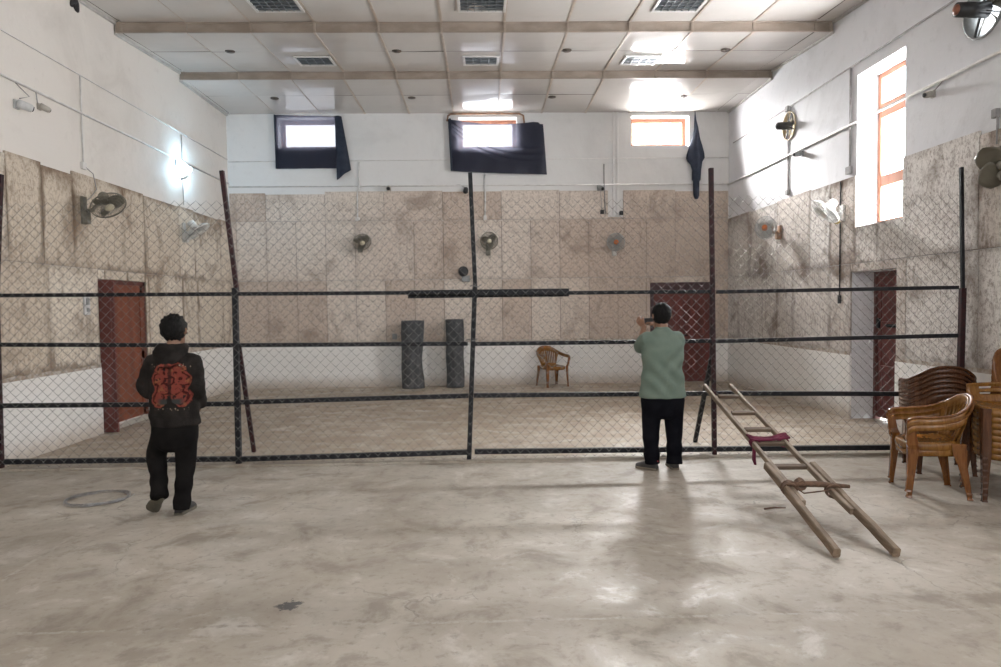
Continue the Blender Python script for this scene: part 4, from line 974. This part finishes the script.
# ------------------------------------------------------------------ ladder leaning on the fence
def ladder():
    o = Vector((2.47, 4.316, 0)); t = thing('wooden_ladder', 'long wooden ladder with lashed lower legs leaning low against the fence', 'ladder', o)
    L0, L1 = Vector((2.290, 4.300, .020)), Vector((2.385, 7.215, .785)); R0, R1 = Vector((2.680, 4.290, .020)), Vector((2.66, 7.215, .782))
    d = (L1-L0).normalized()
    lp = lambda k: L0.lerp(L1, k); rp = lambda k: R0.lerp(R1, k)
    def rail(name, a, b, w, h, mat, n=8, seed=0, lab=None):
        mb = MB(); rr = random.Random(seed); rings = []; dd = (b-a).normalized(); x = dd.cross(Vector((0, 0, 1))).normalized(); y = x.cross(dd)
        for i in range(n+1):
            p = a.lerp(b, i/n)-o+x*rr.uniform(-.0025, .0025)+y*rr.uniform(-.002, .002); k = 1+rr.uniform(-.06, .06)
            rings.append([p+x*w*.5*k*sx+y*h*.5*sy for sx, sy in ((-1, -.7), (-.7, -1), (.7, -1), (1, -.7), (1, .7), (.7, 1), (-.7, 1), (-1, .7))])
        mb.loft(rings); q = mb.build(name, mat, t)
        if lab: q['label'] = lab
        return q
    up = Vector((0, 0, .0))
    rail('side_rail', lp(.205)+Vector((.045, 0, .012)), L1, .036, .048, M['ladder_pale'], 12, 1)
    rail('side_rail', rp(.165)+Vector((-.030, 0, .012)), R1, .036, .048, M['ladder_pale'], 12, 2)
    rail('lower_leg', L0+Vector((0, 0, .018)), lp(.40)+Vector((-.004, 0, .01)), .052, .064, M['ladder'], 8, 3, 'thick weathered lower leg')
    rail('lower_leg', R0+Vector((0, 0, .018)), rp(.40)+Vector((.022, 0, .01)), .052, .064, M['ladder'], 8, 4, 'thick weathered lower leg')
    for k in (.895, .755, .63, .535, .395):
        a, b = lp(k)+Vector((.05, 0, .006)), rp(k)+Vector((-.03, 0, .006))
        mb = MB(); mb.bar(a-o, b-o, .05, .032, d.cross(Vector((1, 0, 0)))); bevel(mb.build('rung', M['rung'], t), .005)
    # cross stick lashed on with rope
    a, b = lp(.272)+Vector((.0, 0, .055)), rp(.262)+Vector((.10, -.02, .05))
    mb = MB(); mb.tube([a-o, (a+b)/2-o+Vector((0, .01, .006)), b-o], [.020, .024, .014], 8); mb.build('cross_stick', M['rope'], t, True)
    mb = MB(); rr = random.Random(2)
    for c0, ln in ((lp(.272)+Vector((.02, 0, .02)), 4), (lp(.272)+Vector((.11, 0, .05)), 5), (rp(.262)+Vector((-.02, 0, .02)), 3)):
        for q in range(ln):
            c = c0+d*(.012*q-.02)-o; R_ = .05 if ln != 5 else .032
            mb.tube([c+Vector((R_*1.1*math.cos(2*PI*j/12), 0, R_*math.sin(2*PI*j/12)))+d*rr.uniform(-.006, .006) for j in range(12)], .0085, 5, closed=True)
    mb.tube([lp(.272)-o+Vector((.02, 0, .06)), lp(.26)-o+Vector((.12, 0, .0)), rp(.25)-o+Vector((-.05, 0, .04))], .006, 5)
    mb.build('rope_lashing', M['rope'], t, True)
    # cloth strip wound between the rails
    mb = MB(); rr = random.Random(6)
    for q in range(5):
        a, b = lp(.535+.008*q)+Vector((.0, 0, .045+.006*(q % 2))), rp(.545+.008*q)+Vector((.03, 0, .045)); pts = []
        for j in range(9):
            f = j/8; pts.append(a.lerp(b, f)-o+Vector((0, rr.uniform(-.012, .012), -.035*math.sin(PI*f)*(.4+.2*q)+rr.uniform(-.006, .006))))
        mb.tube(pts, (.015, .011), 6)
    for c0, R_ in ((lp(.54)+Vector((.045, 0, .004)), .040), (rp(.55)+Vector((-.02, 0, .004)), .040)):
        for q in range(3): mb.tube([c0-o+d*(.02*q-.02)+Vector((R_*math.cos(2*PI*j/12), 0, R_*math.sin(2*PI*j/12))) for j in range(12)], (.012, .006), 6, closed=True)
    c0 = lp(.535)+Vector((.02, -.03, .0))-o
    mb.tube([c0, c0+Vector((.005, .01, -.06)), c0+Vector((.0, .0, -.13)), c0+Vector((.012, .0, -.17))], [(.016, .012), (.024, .014), (.027, .014), (.018, .01)], 8)
    mb.build('cloth_tie', M['magenta'], t, True)
ladder()
# wire coil and twig on the floor
t = thing('wire_coil', 'loose coil of bright galvanised wire lying on the floor left of the boy', 'wire coil', (-3.43, 6.07, 0)); rr = random.Random(3)
for q in range(9):
    mb = MB(); R_ = .25+rr.uniform(-.015, .012); cx, cy = rr.uniform(-.010, .010), rr.uniform(-.010, .010); ph = rr.random()*6
    mb.tube([(cx+R_*math.cos(2*PI*j/40), cy+R_*.93*math.sin(2*PI*j/40), .006+.004*q*.6+.004*math.sin(3*2*PI*j/40+ph)) for j in range(40)], .0022, 5, closed=True)
    mb.build('wire_turn', M['steel'], t, True)
mb = MB(); mb.tube([(.25, -.04, .01), (.29, -.02, .025), (.30, .05, .03), (.27, .10, .02)], .003, 5); mb.build('wire_end', M['steel'], t, True)
mb = MB(); mb.tube([(2.26, 5.37, .008), (2.35, 5.385, .012), (2.44, 5.38, .009)], [.007, .008, .005], 6); tag(mb.build('twig', M['rope'], smooth=True), 'small dark twig on the floor under the ladder', 'twig')
mb = MB(); rr = random.Random(12); mb.tube([(XL+.02, 9.0+.02*k, 5.66-.03*abs(k-3)+rr.uniform(-.01, .01)) for k in range(8)], [.02, .035, .045, .05, .05, .04, .03, .015], 8)  # black lump added in place of a hole in the wall
tag(mb.build('hole_stand_in', M['black'], smooth=True), 'black lump standing in for a hole atop the left wall by the ceiling', 'cable')

# ------------------------------------------------------------------ people
def ell(cx, cy, z, rx, ry, n=28, fn=None):
    out = []
    for j in range(n):
        a = 2*PI*j/n; p = Vector((cx+rx*math.cos(a), cy+ry*math.sin(a), z))
        if fn: p = fn(p, a)
        out.append(p)
    return out
def head_mesh(mb, c, yaw, pitch=0, k=1.0):
    """skull, jaw, nose, ears; face towards +Y before turning"""
    R = Matrix.Rotation(yaw, 3, 'Z') @ Matrix.Rotation(pitch, 3, 'X'); c = Vector(c); prof = []
    for z, rx, y0, y1 in ((-.125, .030, .045, .075), (-.115, .045, .02, .088), (-.095, .058, -.01, .094), (-.06, .066, -.055, .094), (-.02, .071, -.085, .093), (.02, .075, -.097, .094), (.06, .073, -.095, .090), (.09, .060, -.075, .072), (.112, .036, -.045, .040), (.120, .010, -.012, .010)):
        prof.append([c+R @ (Vector((rx*math.cos(a), (y0+y1)/2+(y1-y0)/2*math.sin(a), z))*k) for a in [2*PI*j/20 for j in range(20)]])
    mb.loft(prof)
    P = lambda *v: c+R @ (Vector(v)*k)
    mb.tube([P(0, .088, .025), P(0, .108, -.012), P(0, .112, -.025), P(0, .090, -.034)], [.009, .012, .015, .010], 8)
    mb.tube([P(-.022, .088, -.062), P(0, .096, -.060), P(.022, .088, -.062)], [.006, .010, .006], 6)
    for s in (-1, 1):
        mb.tube([P(s*.072, -.004, .024), P(s*.095, -.014, .018), P(s*.094, -.012, -.012), P(s*.073, -.002, -.026)], [.008, .013, .012, .008], 6)
        mb.tube([P(s*.012, .090, .030), P(s*.034, .092, .036), P(s*.052, .080, .030)], [.006, .009, .006], 6)
def hand_mesh(mb, wrist, d, palm_n, thumb_side, curl=.8, k=1.0):
    """palm with five bent fingers; d: wrist to knuckles, palm_n: out of the palm"""
    wrist = Vector(wrist); d = Vector(d).normalized(); n = Vector(palm_n); n = (n-d*n.dot(d)).normalized(); s = d.cross(n)*thumb_side
    mb.tube([wrist-d*.02, wrist+d*.015*k, wrist+d*.05*k, wrist+d*.088*k], [(.023, .019), (.030, .016), (.040*k, .015), (.041*k, .013)], 10, up=n)
    for i, (off, ln) in enumerate(((.030, .068), (.010, .077), (-.010, .072), (-.029, .056))):
        p = wrist+d*.084*k+s*off*k; q = [p-d*.015]; a = 0.0; e = Vector(p)
        for seg, f in enumerate((.46, .30, .24)):
            a += curl*(.55+.25*seg); q.append(e); e = e+(d*math.cos(a)+n*math.sin(a))*ln*f*k
        q.append(e); mb.tube(q, [.0095, .0092, .0086, .0078, .0062], 8)
    p = wrist+d*.030*k+s*.028*k
    mb.tube([p-d*.012-s*.012, p+s*.012+d*.012, p+s*.022+d*.036+n*.014, p+s*.016+d*.060+n*.028], [.012, .0118, .0105, .0075], 8)
def shoe(parent, heel, toe, upm, solem, roll_up=(0, 0, 1), name='shoe', extra=None, w=.052):
    heel, toe = Vector(heel), Vector(toe); d = (toe-heel); L = d.length; d.normalize(); up = Vector(roll_up); up = (up-d*up.dot(d)).normalized(); x = d.cross(up)
    rings = []; so = []
    for f, hw, ht in ((0, .55, .055), (.04, .72, .082), (.15, .80, .098), (.30, .80, .095), (.45, .85, .075), (.62, .98, .058), (.80, 1.0, .046), (.93, .78, .036), (1.0, .38, .026)):
        c = heel+d*L*f
        rings.append([c+x*w*hw*math.cos(a)*(1 if math.sin(a) < .5 else .86)+up*(.018+ht*max(0, math.sin(a))**.8 if math.sin(a) > 0 else .016) for a in [2*PI*j/16 for j in range(16)]])
        so.append([c+x*(w*hw+.004)*sx+up*z for sx, z in ((-1, .0), (1, .0), (1.0, .026), (-1.0, .026))])
    mb = MB(); mb.loft(rings); s = mb.build(name, upm, parent, True)
    mb = MB(); mb.loft(so); q = mb.build('sole', solem, s); bevel(q, .005)
    if extra:
        mb = MB(); c = heel+d*L*.10+up*.085; mb.tube([c-x*w*.75+up*.0, c-d*.028+up*.012, c+x*w*.75], [.007, .010, .007], 8); mb.tube([c+x*w*.78, c+x*w*.80+d*.05-up*.02, c+x*w*.86+d*.09-up*.05], [.006, .008, .005], 6)
        mb.build('heel_tab', extra, s, True)
def hair_cap(mb, c, rx, ry, rz, seed, z0=-.6, back_low=-.9, amp=.012, freq=22):
    c = Vector(c); U, V = 40, 20; rings = []
    for j in range(V+1):
        ring = []
        for i in range(U):
            a = 2*PI*i/U; front = max(0, math.sin(a))     # +Y is the face
            low = back_low*(1-front)+(.25)*front           # hair line low at the nape, high at the brow
            ph = math.asin(max(-.999, low))+(PI/2-math.asin(max(-.999, low)))*j/V
            dv = Vector((math.cos(a)*math.cos(ph), math.sin(a)*math.cos(ph), math.sin(ph)))
            nz = noise.noise(dv*freq*.18+Vector((seed, 0, 0)))*1.2+noise.noise(dv*freq*.5+Vector((0, seed, 0)))*.6
            k = 1+amp*nz/.1
            ring.append(c+Vector((dv.x*rx, dv.y*ry, dv.z*rz))*k)
        rings.append(ring)
    mb.loft(rings)

def man():
    o = Vector((1.800, 6.78, 0)); t = thing('person', 'person in a sage green t-shirt and black trousers filming through the fence', 'person', o)
    # one continuous body: head, neck, trunk, arms with hands, legs
    mb = MB(); hc = (.012, .03, 1.545); head_mesh(mb, hc, .22, .0, 1.06)
    mb.tube([(.01, .005, 1.33), (.01, .0, 1.40), (.012, .012, 1.47)], [.07, .060, .056], 14)
    mb.loft([ell(.01, 0, z, rx, ry) for z, rx, ry in ((.62, .12, .09), (.70, .165, .11), (.80, .17, .115), (.95, .165, .115), (1.10, .17, .12), (1.25, .185, .115), (1.34, .165, .09), (1.385, .09, .065))])
    for s in (-1, 1):
        sh, el, wr = Vector((s*.150+.01, 0, 1.315)), Vector((s*.170+.01, .24, 1.210)), Vector((s*.075-.022, .315, 1.435))
        mb.tube([sh-Vector((s*.05, 0, .01)), sh, sh.lerp(el, .5), el, el.lerp(wr, .4), wr], [.050, .052, .046, .040, .038, .026], 12)
        hand_mesh(mb, wr, Vector((-.10, .06, .06)) if s > 0 else Vector((-.06, .05, .08)), Vector((-s*.6, .35, 0)), s, .75)
        hp, kn, an = Vector((s*.10+.012, 0, .74)), Vector((s*.108+.018, .02, .42)), Vector((s*.112+.014, -.005, .09))
        mb.tube([hp, hp.lerp(kn, .5), kn, kn.lerp(an, .35), an, an-Vector((0, 0, .05))], [.085, .070, .050, .050, .038, .036], 14)
    b = fuse(mb.build('body', M['skin'], t, True), .0055, 4)
    # t-shirt
    def folds(p, a):
        z = p.z; back = max(0, -math.sin(a)); x = p.x
        w = .017*math.sin((z*1.35+x*1.1)*26+1.2*math.sin(x*12))*max(0, 1-abs(z-.92)/.30)
        w += .014*math.sin((z-x*.9)*34+.8)*max(0, 1-abs(z-1.12)/.25)*(.4+.6*(x > 0))
        w += .009*math.sin(z*60+2*math.sin(x*9))*max(0, 1-abs(z-1.31)/.07)
        r = Vector((math.cos(a), math.sin(a), 0)); return p+r*w*(.35+.65*back)
    mb = MB(); zs = [(.730, .222, .150), (.737, .236, .160), (.78, .232, .158), (.85, .224, .152), (.93, .212, .148), (1.01, .203, .142), (1.09, .203, .142), (1.17, .212, .142), (1.24, .218, .136), (1.30, .212, .120), (1.345, .180, .100), (1.385, .125, .085), (1.415, .082, .074), (1.425, .074, .068)]
    fine = []
    for i in range(len(zs)-1):
        for q in range(3): f = q/3; fine.append(tuple(zs[i][m]*(1-f)+zs[i+1][m]*f for m in range(3)))
    fine.append(zs[-1])
    mb.loft([ell(.012, -.002, z, rx, ry, 48, folds) for z, rx, ry in fine])
    for s in (-1, 1):
        mb.tube([(s*.10, 0, 1.315), (s*.150+.012, .005, 1.312), (s*.168+.012, .055, 1.290), (s*.172+.012, .13, 1.255), (s*.174+.012, .190, 1.228)], [.080, .086, .082, .076, .078], 16)
    mb.tube([(s_*.001, 0, 0) for s_ in ()] or [(.0, 0, 1.40), (.012, .003, 1.42), (.012, .005, 1.432)], [.074, .074, .070], 20)
    fuse(mb.build('t_shirt', M['green_shirt'], t, True), .008, 3)
    # trousers
    mb = MB(); rr = random.Random(4)
    mb.loft([ell(.012, -.005, z, rx, ry, 36) for z, rx, ry in ((.52, .12, .10), (.56, .195, .128), (.62, .214, .140), (.70, .222, .148), (.78, .215, .145), (.84, .20, .13))])
    for s in (-1, 1):
        pts = []; rad = []
        for q in range(15):
            f = q/14; z = .66-f*(.66-.055); x = .012+s*(.105+.010*math.sin(PI*f)-.010*f)+(-.0 if s > 0 else -.012*f)+(.022*f if s > 0 else -.0); y = -.005+.02*math.sin(PI*f)
            r = .106-.028*min(1, f*1.6)+(.006*math.sin(f*26+s) if f > .55 else 0); pts.append((x, y, z)); rad.append((r, r*1.08) if f < .9 else (r*1.0, r*1.15))
        mb.tube(pts, rad, 24, up=(0, 1, 0))
    fuse(mb.build('trousers', M['black_trouser'], t, True), .010, 4)
    mb = MB(); hair_cap(mb, (.010, .014, 1.572), .098, .112, .114, 3.3, back_low=-.90, amp=.007); mb.build('hair', M['hair'], t, True)
    shoe(t, (-.060, -.065, 0), (-.235, .095, 0), M['shoe_grey'], M['sole_tan'], extra=M['red'])
    shoe(t, (.128, -.055, 0), (.140, .205, 0), M['shoe_grey'], M['sole_tan'])
    # the phone is held, a thing of its own
    mb = MB(); Rm = Matrix.Rotation(.35, 3, 'Z'); mb.box((o.x-.050, o.y+.405, 1.485), (.150, .010, .074), Rm); mb.cyl(Vector((o.x-.095, o.y+.386, 1.505)), Vector((o.x-.097, o.y+.374, 1.505)), .010, 10)
    tag(bevel(mb.build('phone', M['black']), .003), 'black phone held up by the person in the green t-shirt', 'phone')
man()

def boy():
    o = Vector((-2.525, 5.62, 0)); t = thing('person', 'person in a charcoal hoodie with a red back print walking to the fence', 'person', o)
    mb = MB(); head_mesh(mb, (.004, .03, 1.50), -.06, -.08, 1.04)
    mb.tube([(.0, -.005, 1.27), (.0, -.004, 1.35), (.004, .01, 1.43)], [.062, .052, .050], 14)
    mb.loft([ell(.0, 0, z, rx, ry) for z, rx, ry in ((.66, .10, .08), (.70, .14, .095), (.80, .15, .10), (.95, .145, .10), (1.10, .155, .105), (1.20, .165, .10), (1.275, .15, .08), (1.32, .075, .055))])
    arms = {-1: [(-.155, -.005, 1.26), (-.225, -.035, 1.04), (-.135, .150, .905)], 1: [(.155, -.005, 1.26), (.205, -.045, 1.035), (.170, .110, .885)]}
    for s in (-1, 1):
        sh, el, wr = [Vector(p) for p in arms[s]]
        mb.tube([sh-Vector((s*.05, 0, .0)), sh, sh.lerp(el, .5), el, el.lerp(wr, .45), wr], [.05, .05, .041, .036, .034, .023], 12)
        hand_mesh(mb, wr, (wr-el)+Vector((-s*.10, .0, 0)), (-s, 0, -.2), s, .9, .95)
    legs = {-1: [(-.098, 0, .72), (-.180, .06, .45), (-.110, -.085, .200)], 1: [(.082, 0, .72), (.060, .03, .41), (.040, -.02, .09)]}
    for s in (-1, 1):
        hp, kn, an = [Vector(p) for p in legs[s]]
        mb.tube([hp, hp.lerp(kn, .5), kn, kn.lerp(an, .35), an, an+((an-kn).normalized()*.03)], [.072, .062, .048, .046, .034, .032], 14)
    fuse(mb.build('body', M['skin'], t, True), .0055, 4)
    # hoodie with the hood lying on the shoulders
    def folds(p, a):
        z = p.z; w = .009*math.sin(z*42+2.5*math.sin(p.x*8+1))*max(0, 1-abs(z-.83)/.14)+.004*math.sin(z*25+p.x*15)
        return p+Vector((math.cos(a), math.sin(a), 0))*w
    mb = MB(); zs = [(.728, .182, .130), (.738, .197, .140), (.775, .198, .142), (.82, .203, .150), (.90, .196, .146), (1.0, .190, .140), (1.1, .195, .136), (1.18, .202, .130), (1.245, .200, .118), (1.285, .172, .098), (1.325, .115, .085), (1.35, .09, .08)]
    fine = []
    for i in range(len(zs)-1):
        for q in range(3): f = q/3; fine.append(tuple(zs[i][m]*(1-f)+zs[i+1][m]*f for m in range(3)))
    fine.append(zs[-1])
    mb.loft([ell(0, -.004, z+.0, rx, ry, 48, folds) for z, rx, ry in fine])
    for s in (-1, 1):
        sh, el, wr = [Vector(p) for p in arms[s]]
        pts = catmull([sh-Vector((s*.06, 0, .01)), sh+Vector((s*.008, 0, -.01)), sh.lerp(el, .5)+Vector((s*.012, 0, 0)), el+Vector((s*.004, 0, 0)), el.lerp(wr, .5), wr], 4); m = len(pts)
        mb.tube(pts, [.072-.024*(i/(m-1))+.004*math.sin(i*1.9) for i in range(m)], 16)
        e2 = (wr-el).normalized(); mb.tube([wr-e2*.03, wr+e2*.02], [.043, .040], 14)
    fuse(mb.build('hoodie', M['hoodie'], t, True), .010, 4)
    mb = MB()
    hood = []
    for z, rx, y0, y1 in ((1.215, .022, -.160, -.125), (1.235, .060, -.185, -.085), (1.265, .095, -.190, -.04), (1.30, .122, -.185, .03), (1.335, .134, -.165, .07), (1.37, .132, -.135, .085), (1.392, .122, -.105, .085), (1.398, .104, -.082, .070)):
        hood.append([Vector((rx*math.cos(a), (y0+y1)/2+(y1-y0)/2*math.sin(a)+.006*math.sin(6*a+z*40), z+.007*math.sin(4*a+z*30))) for a in [2*PI*j/36 for j in range(36)]])
    mb.loft(hood)
    for q in range(3):   # soft folds hanging at the back of the hood
        zc = 1.345-.040*q; w = .118-.022*q
        mb.tube([(w*math.sin(a), -.06-(.098+.012*q)*math.cos(a), zc-.035*math.cos(a)**2) for a in [(-.5+k/12)*PI*.98 for k in range(13)]], [.012+.008*math.cos((-.5+k/12)*PI) for k in range(13)], 8)
    fuse(mb.build('hood', M['hoodie'], t, True), .008, 4)
    # trousers
    mb = MB()
    mb.loft([ell(-.004, -.004, z, rx, ry, 36) for z, rx, ry in ((.52, .09, .09), (.56, .155, .115), (.62, .182, .128), (.70, .186, .134), (.77, .180, .130), (.82, .17, .12))])
    for s in (-1, 1):
        hp, kn, an = [Vector(p) for p in legs[s]]
        out = Vector((-.012, 0, .02)) if s < 0 else Vector((.0, 0, 0))
        pts = catmull([hp-Vector((0, 0, .06)), hp.lerp(kn, .5), kn+out, kn.lerp(an, .45), kn.lerp(an, .85), an+(an-kn).normalized()*.055], 4); m = len(pts)
        mb.tube(pts, [(.098-.030*min(1, i/(m*.62))+.005*math.sin(i*1.5+s)*(i > m*.5)) for i in range(m)], 20)
    fuse(mb.build('trousers', M['dark_trouser'], t, True), .010, 4)
    mb = MB(); hair_cap(mb, (.004, .010, 1.528), .099, .114, .114, 8.1, back_low=-.86, amp=.013, freq=34); mb.build('hair', M['hair'], t, True)
    shoe(t, (.030, -.075, 0), (.045, .175, 0), M['shoe_black'], M['sole_olive'])
    shoe(t, (-.100, -.115, .165), (-.240, .025, .006), M['shoe_black'], M['sole_olive'], roll_up=(.10, .95, .62))
boy()
